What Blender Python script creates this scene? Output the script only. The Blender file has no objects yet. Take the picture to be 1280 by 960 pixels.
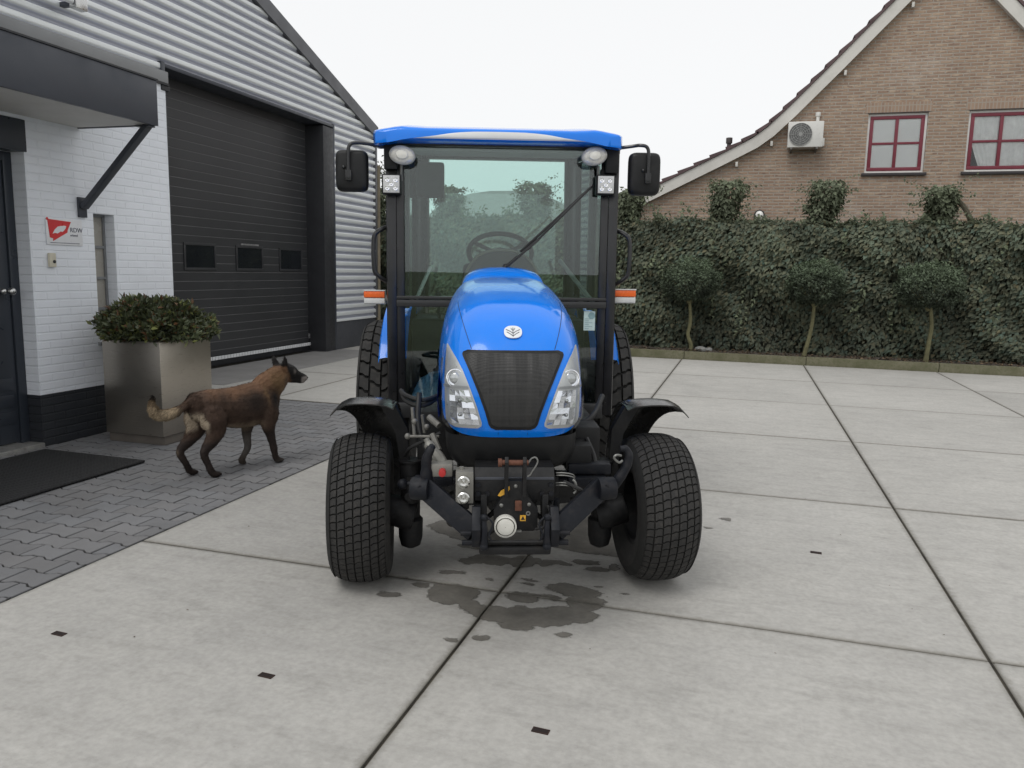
import bpy, bmesh, math, random
import numpy as np
from mathutils import Vector, Matrix, noise
from mathutils.bvhtree import BVHTree

random.seed(7)
rng = np.random.default_rng(7)
R = math.radians
scene = bpy.context.scene
COL = scene.collection


# ------------------------------------------------------------------ helpers
def lin(r, g, b):
    f = lambda c: c / 12.92 if c <= 0.04045 else ((c + 0.055) / 1.055) ** 2.4
    return (f(r / 255), f(g / 255), f(b / 255))


class NT:
    """tiny node-tree helper"""
    def __init__(self, name):
        self.m = bpy.data.materials.new(name)
        self.m.use_nodes = True
        self.t = self.m.node_tree
        self.bsdf = self.t.nodes['Principled BSDF']
        self.out = self.t.nodes['Material Output']

    def n(self, typ, **kw):
        nd = self.t.nodes.new(typ)
        for k, v in kw.items():
            if k.startswith('i_'):
                key = k[2:].replace('_', ' ')
                nd.inputs[key].default_value = v
            else:
                setattr(nd, k, v)
        return nd

    def l(self, a, b):
        self.t.links.new(a, b)

    def math(self, op, a, b=None, clamp=False):
        nd = self.n('ShaderNodeMath', operation=op)
        nd.use_clamp = clamp
        for i, v in enumerate((a, b)):
            if v is None:
                continue
            if hasattr(v, 'is_linked'):
                self.l(v, nd.inputs[i])
            else:
                nd.inputs[i].default_value = v
        return nd.outputs[0]

    def mix(self, fac, a, b, blend='MIX'):
        nd = self.n('ShaderNodeMix', data_type='RGBA', blend_type=blend)
        for sock, v in ((nd.inputs[0], fac), (nd.inputs[6], a), (nd.inputs[7], b)):
            if hasattr(v, 'is_linked'):
                self.l(v, sock)
            elif isinstance(v, (tuple, list)):
                sock.default_value = tuple(v)[:3] + (1,)
            else:
                sock.default_value = v
        return nd.outputs[2]

    def noise(self, vec, scale, detail=4, rough=.55, dim='3D'):
        nd = self.n('ShaderNodeTexNoise')
        nd.inputs['Scale'].default_value = scale
        nd.inputs['Detail'].default_value = detail
        nd.inputs['Roughness'].default_value = rough
        if vec is not None:
            self.l(vec, nd.inputs['Vector'])
        return nd.outputs['Fac']

    def ramp(self, fac, lo, hi, a=0.0, b=1.0):
        nd = self.n('ShaderNodeMapRange', clamp=True)
        self.l(fac, nd.inputs[0])
        nd.inputs[1].default_value = lo
        nd.inputs[2].default_value = hi
        nd.inputs[3].default_value = a
        nd.inputs[4].default_value = b
        return nd.outputs[0]

    def bump(self, h, strength=.3, dist=.01, normal=None):
        nd = self.n('ShaderNodeBump')
        nd.inputs['Strength'].default_value = strength
        nd.inputs['Distance'].default_value = dist
        self.l(h, nd.inputs['Height'])
        if normal is not None:
            self.l(normal, nd.inputs['Normal'])
        return nd.outputs[0]

    def objco(self):
        return self.n('ShaderNodeTexCoord').outputs['Object']

    def set(self, **kw):
        for k, v in kw.items():
            s = self.bsdf.inputs[k.replace('_', ' ')]
            if hasattr(v, 'is_linked'):
                self.l(v, s)
            elif isinstance(v, (tuple, list)) and len(v) == 3:
                s.default_value = tuple(v) + (1,)
            else:
                s.default_value = v


def simple(name, col, rough=.5, metal=0., var=.12, vs=6., rvar=.1, bump=0., bs=60., coat=0., spec=.5,
           dirt=0., dirtcol=(.16, .14, .12), tint=None):
    m = NT(name)
    co = m.objco()
    n1 = m.noise(co, vs, 5, .6)
    dark = tuple(c * (1 - var) for c in col)
    lite = tuple(min(1, c * (1 + var)) for c in col)
    c = m.mix(m.ramp(n1, .3, .7), dark, lite)
    if tint:
        at = m.n('ShaderNodeAttribute', attribute_name=tint)
        c = m.mix(1.0, c, at.outputs['Color'], 'MULTIPLY')
    if dirt:
        n2 = m.noise(co, vs * 2.7, 6, .7)
        c = m.mix(m.ramp(n2, .5, .75, 0, dirt), c, dirtcol)
    m.set(Base_Color=c, Metallic=metal, Roughness=m.ramp(m.noise(co, vs * 3, 4), .3, .7, max(.02, rough - rvar), min(1, rough + rvar)))
    m.bsdf.inputs['Specular IOR Level'].default_value = spec
    if coat:
        m.set(Coat_Weight=coat, Coat_Roughness=.04)
    if bump:
        m.set(Normal=m.bump(m.noise(co, bs, 4, .6), bump, .004))
    return m.m


class B:
    """bmesh builder"""
    def __init__(self):
        self.b = bmesh.new()

    def _bev(self, verts, bevel, seg=2):
        if bevel > 0:
            es = list({e for v in verts for e in v.link_edges})
            bmesh.ops.bevel(self.b, geom=es, offset=bevel, segments=seg, affect='EDGES', profile=.6)

    def box(self, x0, x1, y0, y1, z0, z1, bevel=0., M=None, seg=2):
        vs = [self.b.verts.new((x, y, z)) for x in (x0, x1) for y in (y0, y1) for z in (z0, z1)]
        for q in ((0, 1, 3, 2), (4, 6, 7, 5), (0, 4, 5, 1), (2, 3, 7, 6), (0, 2, 6, 4), (1, 5, 7, 3)):
            self.b.faces.new([vs[i] for i in q])
        if M is not None:
            for v in vs:
                v.co = M @ v.co
        self._bev(vs, bevel, seg)
        return self

    def bar(self, p0, p1, w, h, bevel=0., up=(0, 0, 1)):
        p0, p1 = Vector(p0), Vector(p1)
        d = p1 - p0
        L = d.length
        z = d.normalized()
        x = Vector(up).cross(z)
        if x.length < 1e-4:
            x = Vector((1, 0, 0)).cross(z)
        x.normalize()
        y = z.cross(x)
        M = Matrix.Translation(p0) @ Matrix((x, y, z)).transposed().to_4x4()
        return self.box(-w / 2, w / 2, -h / 2, h / 2, 0, L, bevel, M)

    def cyl(self, p0, p1, r0, r1=None, seg=20, bevel=0., cap=True):
        r1 = r0 if r1 is None else r1
        p0, p1 = Vector(p0), Vector(p1)
        z = (p1 - p0).normalized()
        x = z.orthogonal().normalized()
        y = z.cross(x)
        ra, rb = [], []
        for i in range(seg):
            a = 2 * math.pi * i / seg
            d = x * math.cos(a) + y * math.sin(a)
            ra.append(self.b.verts.new(p0 + d * r0))
            rb.append(self.b.verts.new(p1 + d * r1))
        for i in range(seg):
            j = (i + 1) % seg
            self.b.faces.new((ra[i], ra[j], rb[j], rb[i]))
        if cap:
            fa = self.b.faces.new(ra[::-1])
            fb = self.b.faces.new(rb)
            if bevel:
                es = list(fa.edges) + list(fb.edges)
                bmesh.ops.bevel(self.b, geom=es, offset=bevel, segments=2, affect='EDGES', profile=.6)
        return self

    def tube(self, pts, r, seg=10, smooth=0, cap=True):
        pts = [Vector(p) for p in pts]
        if smooth:
            pts = catmull(pts, smooth)
        n = len(pts)
        rs = r if isinstance(r, (list, tuple)) else [r] * n
        if len(rs) != n:
            rs = [rs[min(len(rs) - 1, int(i / (n - 1) * (len(rs) - 1) + .5))] for i in range(n)]
        t = (pts[1] - pts[0]).normalized()
        x = t.orthogonal().normalized()
        rings = []
        for i, p in enumerate(pts):
            t2 = (pts[min(i + 1, n - 1)] - pts[max(i - 1, 0)])
            if t2.length > 1e-9:
                t2.normalize()
                x = (x - t2 * x.dot(t2))
                x.normalize()
                y = t2.cross(x)
            rings.append([self.b.verts.new(p + (x * math.cos(2 * math.pi * k / seg) + y * math.sin(2 * math.pi * k / seg)) * rs[i]) for k in range(seg)])
        for a, c in zip(rings, rings[1:]):
            for k in range(seg):
                j = (k + 1) % seg
                self.b.faces.new((a[k], a[j], c[j], c[k]))
        if cap:
            self.b.faces.new(rings[0][::-1])
            self.b.faces.new(rings[-1])
        return self

    def loft(self, rings, closed=True, cap=True):
        """rings: list of lists of points"""
        rv = [[self.b.verts.new(p) for p in r] for r in rings]
        n = len(rv[0])
        for a, c in zip(rv, rv[1:]):
            for k in range(n if closed else n - 1):
                j = (k + 1) % n
                self.b.faces.new((a[k], a[j], c[j], c[k]))
        if cap and closed:
            self.b.faces.new(rv[0][::-1])
            self.b.faces.new(rv[-1])
        return rv

    def prism(self, poly, fn, d0, d1, bevel=0.):
        """poly 2D list; fn(u,v,d)->3D"""
        a = [self.b.verts.new(fn(u, v, d0)) for u, v in poly]
        c = [self.b.verts.new(fn(u, v, d1)) for u, v in poly]
        n = len(poly)
        f0 = self.b.faces.new(a[::-1])
        f1 = self.b.faces.new(c)
        for i in range(n):
            j = (i + 1) % n
            self.b.faces.new((a[i], a[j], c[j], c[i]))
        if bevel:
            bmesh.ops.bevel(self.b, geom=list(f1.edges) + list(f0.edges), offset=bevel, segments=2, affect='EDGES', profile=.6)
        return self

    def lathe(self, prof, c, axis, seg=32, cap=False):
        """prof: list of (radius, along)"""
        c = Vector(c)
        z = Vector(axis).normalized()
        x = z.orthogonal().normalized()
        y = z.cross(x)
        rings = []
        for r, h in prof:
            rings.append([self.b.verts.new(c + z * h + (x * math.cos(2 * math.pi * k / seg) + y * math.sin(2 * math.pi * k / seg)) * max(r, 1e-4)) for k in range(seg)])
        for a, d in zip(rings, rings[1:]):
            for k in range(seg):
                j = (k + 1) % seg
                self.b.faces.new((a[k], a[j], d[j], d[k]))
        if cap:
            self.b.faces.new(rings[0][::-1])
            self.b.faces.new(rings[-1])
        return self

    def grid(self, pts, closed_u=False):
        """pts[i][j]"""
        vs = [[self.b.verts.new(p) for p in row] for row in pts]
        for i in range(len(vs) - 1):
            for j in range(len(vs[0]) - 1):
                self.b.faces.new((vs[i][j], vs[i + 1][j], vs[i + 1][j + 1], vs[i][j + 1]))
        return vs

    def sphere(self, c, r, seg=16, M=None):
        r = (r, r, r) if not isinstance(r, (tuple, list)) else r
        ret = bmesh.ops.create_uvsphere(self.b, u_segments=seg, v_segments=max(6, seg // 2), radius=1)
        for v in ret['verts']:
            p = Vector((v.co.x * r[0], v.co.y * r[1], v.co.z * r[2]))
            if M is not None:
                p = M @ p
            v.co = p + Vector(c)
        return self

    def split(self, name, mat, parent=None, **k):
        """one object per cluster of touching pieces"""
        self.b.verts.index_update()
        seen, isl = set(), []
        for v in self.b.verts:
            if v in seen:
                continue
            st, comp = [v], []
            seen.add(v)
            while st:
                q = st.pop()
                comp.append(q)
                for e in q.link_edges:
                    o = e.other_vert(q)
                    if o not in seen:
                        seen.add(o)
                        st.append(o)
            lo = [min(q.co[i] for q in comp) - .002 for i in range(3)]
            hi = [max(q.co[i] for q in comp) + .002 for i in range(3)]
            isl.append([comp, lo, hi])
        merged = True
        while merged:
            merged = False
            for i in range(len(isl)):
                for j in range(i + 1, len(isl)):
                    A, C = isl[i], isl[j]
                    if all(A[1][t] <= C[2][t] and C[1][t] <= A[2][t] for t in range(3)):
                        isl[i] = [A[0] + C[0], [min(A[1][t], C[1][t]) for t in range(3)], [max(A[2][t], C[2][t]) for t in range(3)]]
                        isl.pop(j)
                        merged = True
                        break
                if merged:
                    break
        outs = []
        cls = type(self)
        for comp, _, _ in isl:
            nb = cls()
            mp_ = {v: nb.b.verts.new(v.co) for v in comp}
            cs = set(comp)
            for f in {f for v in comp for f in v.link_faces}:
                nb.b.faces.new([mp_[v] for v in f.verts])
            outs.append(nb.build(name, mat, parent, **k))
        self.b.free()
        return outs

    def build(self, name, mat, parent=None, smooth=True, angle=35, recalc=True):
        if recalc:
            bmesh.ops.recalc_face_normals(self.b, faces=self.b.faces[:])
        me = bpy.data.meshes.new(name)
        self.b.to_mesh(me)
        self.b.free()
        return link(name, me, mat, parent, smooth, angle)


def link(name, me, mat, parent=None, smooth=True, angle=35):
    if smooth:
        me.shade_smooth()
        if angle:
            me.set_sharp_from_angle(angle=R(angle))
    o = bpy.data.objects.new(name, me)
    COL.objects.link(o)
    if mat is not None:
        me.materials.append(mat)
    if parent is not None:
        o.parent = parent
    return o


def catmull(pts, k=4):
    out = []
    P = [pts[0] * 2 - pts[1]] + list(pts) + [pts[-1] * 2 - pts[-2]]
    for i in range(1, len(P) - 2):
        p0, p1, p2, p3 = P[i - 1:i + 3]
        for s in range(k):
            t = s / k
            out.append(.5 * ((2 * p1) + (p2 - p0) * t + (2 * p0 - 5 * p1 + 4 * p2 - p3) * t * t + (3 * p1 - p0 - 3 * p2 + p3) * t ** 3))
    out.append(P[-2])
    return out


def interp(x, xs, ys):
    return float(np.interp(x, xs, ys))


def thing(name, label, cat, loc=(0, 0, 0), rotz=0., group=None):
    o = bpy.data.objects.new(name, None)
    o.empty_display_size = .1
    COL.objects.link(o)
    o.location = loc
    o.rotation_euler = (0, 0, rotz)
    return tag(o, label, cat, group)


def tag(o, label, cat, group=None):
    o['label'] = label
    o['category'] = cat
    if group:
        o['group'] = group
    return o


def struct(o, kind='structure', label=None):
    o['kind'] = kind
    return o


def from_np(name, V, F, mat, parent=None, tint=None, smooth=False):
    """V (n,3), F (m,k) arrays"""
    me = bpy.data.meshes.new(name)
    V = np.asarray(V, np.float32)
    F = np.asarray(F, np.int32)
    k = F.shape[1]
    me.vertices.add(len(V))
    me.vertices.foreach_set('co', V.ravel())
    me.loops.add(F.size)
    me.loops.foreach_set('vertex_index', F.ravel())
    me.polygons.add(len(F))
    me.polygons.foreach_set('loop_start', np.arange(0, F.size, k, dtype=np.int32))
    me.polygons.foreach_set('loop_total', np.full(len(F), k, np.int32))
    me.update(calc_edges=True)
    if tint is not None:
        a = me.color_attributes.new('tint', 'FLOAT_COLOR', 'POINT')
        t = np.ones((len(V), 4), np.float32)
        t[:, :3] = tint
        a.data.foreach_set('color', t.ravel())
    me.validate()
    return link(name, me, mat, parent, smooth, 0)


def unit(a):
    return a / np.maximum(np.linalg.norm(a, axis=-1, keepdims=True), 1e-9)


def leaf_mesh(P, A, Nn, L, W, tint, fold=.18):
    """P base points, A axis dirs, Nn normals, L lengths, W widths -> V,F,T"""
    n = len(P)
    A = unit(A)
    S = unit(np.cross(A, Nn))
    Nn = np.cross(S, A)
    L = np.broadcast_to(L, (n,))[:, None]
    W = np.broadcast_to(W, (n,))[:, None]
    mid = P + A * L * .42
    V = np.stack([P, mid + S * W * .5 + Nn * W * fold, P + A * L - Nn * L * .12, mid - S * W * .5 + Nn * W * fold], 1).reshape(-1, 3)
    i = np.arange(n)[:, None] * 4
    F = np.concatenate([i + np.array([[0, 1, 2]]), i + np.array([[0, 2, 3]])], 0)
    T = np.repeat(np.asarray(tint).reshape(n, -1), 4, 0)
    return V, F, T


def leaf_mat(name, base, rough=.45, trans=.25, hue=None):
    m = NT(name)
    at = m.n('ShaderNodeAttribute', attribute_name='tint')
    c = m.mix(1.0, base, at.outputs['Color'], 'MULTIPLY')
    m.set(Base_Color=c, Roughness=rough)
    m.bsdf.inputs['Specular IOR Level'].default_value = .45
    tr = m.n('ShaderNodeBsdfTranslucent')
    m.l(c, tr.inputs[0])
    mx = m.n('ShaderNodeMixShader')
    mx.inputs[0].default_value = trans
    m.l(m.bsdf.outputs[0], mx.inputs[1])
    m.l(tr.outputs[0], mx.inputs[2])
    m.l(mx.outputs[0], m.out.inputs[0])
    return m.m


def axis_co(m, u='Y', v='Z'):
    """2D coordinates from world position for a wall"""
    g = m.n('ShaderNodeNewGeometry')
    s = m.n('ShaderNodeSeparateXYZ')
    m.l(g.outputs['Position'], s.inputs[0])
    c = m.n('ShaderNodeCombineXYZ')
    m.l(s.outputs[u], c.inputs['X'])
    m.l(s.outputs[v], c.inputs['Y'])
    return c.outputs[0], g.outputs['Position'], s


# ------------------------------------------------------------------ camera
CAM_H = 1.45
cam_d = bpy.data.cameras.new('camera')
cam = bpy.data.objects.new('camera', cam_d)
COL.objects.link(cam)
f_px, psi, pit, rol = 973.758, R(16.468), R(8.257), R(1.197)
fw = Vector((-math.sin(psi) * math.cos(pit), math.cos(psi) * math.cos(pit), -math.sin(pit)))
rt = Vector((math.cos(psi), math.sin(psi), 0))
up = rt.cross(fw)
rt2 = rt * math.cos(rol) + up * math.sin(rol)
up2 = up * math.cos(rol) - rt * math.sin(rol)
cam.matrix_world = Matrix.Translation((0, 0, CAM_H)) @ Matrix((rt2, up2, -fw)).transposed().to_4x4()
cam_d.sensor_width = 36
cam_d.lens = 36 * f_px / 1280
cam_d.clip_start = .05
cam_d.clip_end = 2000
scene.camera = cam

# ------------------------------------------------------------------ light
SUN_EL, SUN_AZ = R(58), R(200)
w = bpy.data.worlds.new('World')
scene.world = w
w.use_nodes = True
nt = w.node_tree
bg = nt.nodes['Background']
sky = nt.nodes.new('ShaderNodeTexSky')
sky.sky_type = 'NISHITA'
sky.sun_disc = False
sky.sun_elevation = SUN_EL
sky.sun_rotation = SUN_AZ
sky.air_density = 1.0
sky.dust_density = 4.0
hs = nt.nodes.new('ShaderNodeHueSaturation')
hs.inputs['Saturation'].default_value = .06
nt.links.new(sky.outputs[0], hs.inputs['Color'])
mx = nt.nodes.new('ShaderNodeMix')
mx.data_type = 'RGBA'
mx.inputs[0].default_value = .72
nt.links.new(hs.outputs[0], mx.inputs[6])
mx.inputs[7].default_value = (9.75, 9.85, 9.95, 1)
nt.links.new(mx.outputs[2], bg.inputs[0])
bg.inputs[1].default_value = .117
sun_d = bpy.data.lights.new('sun', 'SUN')
sun_d.energy = .9
sun_d.angle = R(26)
sun_d.color = (1, .97, .93)
sun = bpy.data.objects.new('sun', sun_d)
COL.objects.link(sun)
# direction towards the sun, same convention as the sky texture
sd = Vector((math.sin(SUN_AZ) * math.cos(SUN_EL), math.cos(SUN_AZ) * math.cos(SUN_EL), math.sin(SUN_EL)))
sun.rotation_euler = sd.to_track_quat('Z', 'Y').to_euler()
sun.location = sd * 50
scene.view_settings.view_transform = 'Standard'
scene.view_settings.look = 'None'
scene.view_settings.exposure = 0
scene.view_settings.gamma = 1
scene.cycles.max_bounces = 8
scene.cycles.transparent_max_bounces = 16

# ================================================================== GROUND
m = NT('soil')
co = m.objco()
m.set(Base_Color=m.mix(m.ramp(m.noise(co, 3, 6), .3, .7), (.05, .042, .034), (.10, .085, .07)), Roughness=.95,
      Normal=m.bump(m.noise(co, 25, 6), .6, .03))
M_soil = m.m
M_far = simple('far ground', (.10, .12, .06), .95, vs=.2, var=.3)
b = B()
b.box(-400, 400, -400, 600, -.6, -.06)
struct(b.build('ground', M_far, smooth=False))


def concrete_mat(name, base, wet=False):
    m = NT(name)
    g = m.n('ShaderNodeNewGeometry')
    pos = g.outputs['Position']
    n_big = m.noise(pos, .55, 5, .6)
    n_mid = m.noise(pos, 3.0, 6, .65)
    n_fine = m.noise(pos, 55, 4, .7)
    mp = m.n('ShaderNodeMapping')
    mp.inputs['Scale'].default_value = (1.2, 4.5, 1)
    mp.inputs['Rotation'].default_value = (0, 0, R(18))
    m.l(pos, mp.inputs['Vector'])
    n_str = m.noise(mp.outputs[0], 2.2, 7, .72)
    c = m.mix(m.ramp(n_big, .32, .68), tuple(x * .88 for x in base), tuple(x * 1.08 for x in base))
    c = m.mix(m.ramp(n_mid, .35, .72, 0, .6), c, (base[0] * 1.16, base[1] * 1.16, base[2] * 1.15))
    c = m.mix(m.ramp(n_str, .50, .68, 0, .5), c, (base[0] * .72, base[1] * .72, base[2] * .71))
    # hand-sized mottling
    n_mot = m.noise(pos, 13, 5, .62)
    c = m.mix(m.ramp(n_mot, .34, .66), m.mix(1.0, c, (.93, .93, .93), 'MULTIPLY'), m.mix(1.0, c, (1.045, 1.045, 1.045), 'MULTIPLY'))
    n_mot2 = m.noise(pos, 38, 4, .6)
    c = m.mix(m.ramp(n_mot2, .36, .64), m.mix(1.0, c, (.92, .92, .915), 'MULTIPLY'), m.mix(1.0, c, (1.06, 1.06, 1.06), 'MULTIPLY'))
    # faint tyre prints crossing the yard
    for (ang, off, wd_, st) in ((R(63), -1.28, .13, .20), (R(63), -2.0, .12, .16), (R(-28), 2.55, .14, .14), (R(20), -.1, .13, .12)):
        mr = m.n('ShaderNodeMapping')
        mr.inputs['Rotation'].default_value = (0, 0, ang)
        m.l(pos, mr.inputs['Vector'])
        sx = m.n('ShaderNodeSeparateXYZ')
        m.l(mr.outputs[0], sx.inputs[0])
        band = m.ramp(m.math('ABSOLUTE', m.math('ADD', sx.outputs['X'], off)), wd_ * .8, wd_, 1, 0)
        wv = m.math('SINE', m.math('ADD', m.math('MULTIPLY', sx.outputs['Y'], 62.0), m.math('MULTIPLY', m.math('ABSOLUTE', m.math('ADD', sx.outputs['X'], off)), 30.0)))
        bars = m.ramp(wv, .0, .7)
        k_ = m.math('MULTIPLY', m.math('MULTIPLY', band, bars), m.ramp(m.noise(pos, 1.7, 4, .7), .48, .62, 0, st))
        c = m.mix(k_, c, (base[0] * .55, base[1] * .55, base[2] * .54))
    # small dark flecks
    fl = m.ramp(m.noise(pos, 17, 6, .75), .63, .74, 0, .5)
    c = m.mix(fl, c, (base[0] * .55, base[1] * .53, base[2] * .5))
    fl2 = m.ramp(m.noise(pos, 140, 2, .5), .66, .76, 0, .35)
    c = m.mix(fl2, c, (base[0] * .6, base[1] * .58, base[2] * .55))
    fl3 = m.ramp(m.noise(pos, 8.3, 6, .8), .60, .78, 0, .5)
    c = m.mix(fl3, c, (base[0] * 1.3, base[1] * 1.3, base[2] * 1.29))
    # worn, dirty slab edges along the joints
    sp = m.n('ShaderNodeSeparateXYZ')
    m.l(pos, sp.inputs[0])
    ds = []
    for ax_, o_, p_ in (('X', 2.98, 1.985), ('Y', -3.237, 2.085)):
        fr_ = m.math('FRACT', m.math('DIVIDE', m.math('ADD', sp.outputs[ax_], o_ + 20 * p_), p_))
        ds.append(m.math('MULTIPLY', m.math('MINIMUM', fr_, m.math('SUBTRACT', 1.0, fr_)), p_))
    dj = m.math('MINIMUM', ds[0], ds[1])
    nj = m.noise(pos, 24, 6, .75)
    ej = m.ramp(m.math('SUBTRACT', dj, m.math('MULTIPLY', m.math('SUBTRACT', nj, .45), .09)), .004, .028, .42, 0)
    c = m.mix(ej, c, (base[0] * .42, base[1] * .40, base[2] * .34))
    wj = m.ramp(m.math('SUBTRACT', dj, m.math('MULTIPLY', m.noise(pos, 2.2, 5, .7), .30)), -.06, .06, .08, 0)
    c = m.mix(wj, c, (base[0] * .6, base[1] * .585, base[2] * .55))
    at = m.n('ShaderNodeAttribute', attribute_name='tint')
    c = m.mix(1.0, c, at.outputs['Color'], 'MULTIPLY')
    if wet:
        c = m.mix(1.0, c, (.47, .455, .43), 'MULTIPLY')
        c = m.mix(m.ramp(m.noise(pos, 9, 5, .65), .35, .7), m.mix(1.0, c, (1.08, 1.08, 1.08), 'MULTIPLY'), m.mix(1.0, c, (.78, .78, .78), 'MULTIPLY'))
    m.set(Base_Color=c, Roughness=m.ramp(n_mid, .3, .7, .38, .55) if wet else m.ramp(n_mid, .3, .7, .72, .92),
          Normal=m.bump(n_fine, .06 if wet else .22, .003))
    if wet:
        m.bsdf.inputs['Specular IOR Level'].default_value = .22
        # the film thins out raggedly towards its edge
        wa = m.n('ShaderNodeAttribute', attribute_name='wet')
        k_ = m.math('ADD', wa.outputs['Fac'], m.math('MULTIPLY', m.math('SUBTRACT', m.noise(pos, 40, 5, .65), .5), .8))
        al = m.ramp(k_, .34, .62, 0, .97)
        tp = m.n('ShaderNodeBsdfTransparent')
        ms_ = m.n('ShaderNodeMixShader')
        m.l(al, ms_.inputs[0])
        m.l(tp.outputs[0], ms_.inputs[1])
        m.l(m.bsdf.outputs[0], ms_.inputs[2])
        m.l(ms_.outputs[0], m.out.inputs[0])
    return m.m


CB = (.385, .376, .357)
M_conc = concrete_mat('slab concrete', CB)
M_wet = concrete_mat('wet slab concrete', CB, True)

# slabs: one sheet of tiles with real open joints
XL = [-2.98 + 1.985 * k for k in range(-2, 9)]
YL = [3.237 + 2.085 * k for k in range(-4, 6)]
KERB_Y = 13.70
YL = [y for y in YL if y < KERB_Y - .5] + [KERB_Y]
b = B()
slabs = []
for i in range(len(XL) - 1):
    for j in range(len(YL) - 1):
        x0, x1, y0, y1 = XL[i] + .0062, XL[i + 1] - .0062, YL[j] + .0055, YL[j + 1] - .0055
        if x1 < -2.9 and y1 < 7.6:
            continue
        if x0 < -6.9 and y1 > 8:
            pass
        z = random.uniform(-.0012, .0012)
        t = random.uniform(.92, 1.06)
        slabs.append((x0, x1, y0, y1, z, t))
tl = b.b.verts.layers.float_color.new('tint')
for x0, x1, y0, y1, z, t in slabs:
    nv = len(b.b.verts)
    e = .006
    # rim + top with chamfer highlight
    nx, ny = 8, 8
    top = [[None] * (ny + 1) for _ in range(nx + 1)]
    xs = [x0, x0 + e, x0 + .03] + [x0 + .03 + (x1 - x0 - .06) * k / 5 for k in range(1, 5)] + [x1 - .03, x1 - e, x1]
    ys = [y0, y0 + e, y0 + .03] + [y0 + .03 + (y1 - y0 - .06) * k / 5 for k in range(1, 5)] + [y1 - .03, y1 - e, y1]
    rows = []
    for ix, x in enumerate(xs):
        row = []
        for iy, y in enumerate(ys):
            edge = ix in (0, len(xs) - 1) or iy in (0, len(ys) - 1)
            near = ix in (1, len(xs) - 2) or iy in (1, len(ys) - 2)
            v = b.b.verts.new((x, y, z - (.005 if edge else 0)))
            tt = t * (.50 if edge else (.90 if near else 1.0))
            v[tl] = (tt, tt * (.97 if edge else .997), tt * (.9 if edge else .99), 1)
            row.append(v)
        rows.append(row)
    for ix in range(len(xs) - 1):
        for iy in range(len(ys) - 1):
            b.b.faces.new((rows[ix][iy], rows[ix + 1][iy], rows[ix + 1][iy + 1], rows[ix][iy + 1]))
    # skirts
    per = [r[0] for r in rows] + rows[-1][1:] + [r[-1] for r in rows[::-1]][1:] + rows[0][::-1][1:-1]
    low = []
    for v in per:
        q = b.b.verts.new((v.co.x, v.co.y, -.05))
        q[tl] = (.3, .27, .22, 1)
        low.append(q)
    n = len(per)
    for k in range(n):
        b.b.faces.new((per[(k + 1) % n], per[k], low[k], low[(k + 1) % n]))
yard = struct(b.build('concrete_yard', M_conc, smooth=True, angle=40))
m = NT('joint grit')
co = m.objco()
m.set(Base_Color=m.mix(m.ramp(m.noise(co, 6, 5), .35, .65), (.022, .019, .015), (.085, .075, .055)), Roughness=.95,
      Normal=m.bump(m.noise(co, 150, 3), .6, .004))
b = B()
b.box(-9, 14.5, -5.2, KERB_Y, -.055, -.014)
struct(b.build('joint_bed', m.m, smooth=False))

# lifting slots in the slabs
M_rust = simple('rusty steel', (.035, .018, .014), .8, .3, .5, 60, bump=.4, bs=200)
M_slotin = simple('slot shadow', (.012, .006, .005), .9)
slot_spots = [((-2.506, 2.268), 'small rusty lifting slot in the slab nearest the grey block paving'),
              ((-1.558, 2.253), 'small rusty lifting slot in the slab in front of the left front tyre'),
              ((-.542, 2.237), 'small rusty lifting slot at the bottom middle, just right of the long joint'),
              ((.441, 4.277), 'small thin lifting slot in the slab to the right of the tractor')]
for (x, y), lab in slot_spots:
    t = thing('lifting_slot', lab, 'lifting slot', (x, y, 0), R(-3), 'lifting slots cast in the concrete slabs')
    b = B()
    for x0, x1, y0, y1 in ((-.028, .028, -.0135, -.010), (-.028, .028, .010, .0135), (-.028, -.0245, -.010, .010), (.0245, .028, -.010, .010)):
        b.box(x0, x1, y0, y1, -.01, .0032)
    b.build('rim', M_rust, t, smooth=False)
    b = B()
    b.box(-.0245, .0245, -.010, .010, -.012, .0024)
    b.build('plug', M_slotin, t, smooth=False)

# water stains under the tractor front: irregular films a few mm above the slab
def blob(cx, cy, rx, ry, seed, rough=.22, n=56, rot=0.):
    pts = []
    for k in range(n):
        a = 2 * math.pi * k / n
        q = 1 + rough * noise.fractal(Vector((math.cos(a) * 1.6 + seed * 7.1, math.sin(a) * 1.6, seed)), 1, 2, 4) * 1.6
        x, y = rx * q * math.cos(a), ry * q * math.sin(a)
        pts.append((cx + x * math.cos(rot) - y * math.sin(rot), cy + x * math.sin(rot) + y * math.cos(rot)))
    return pts


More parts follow.
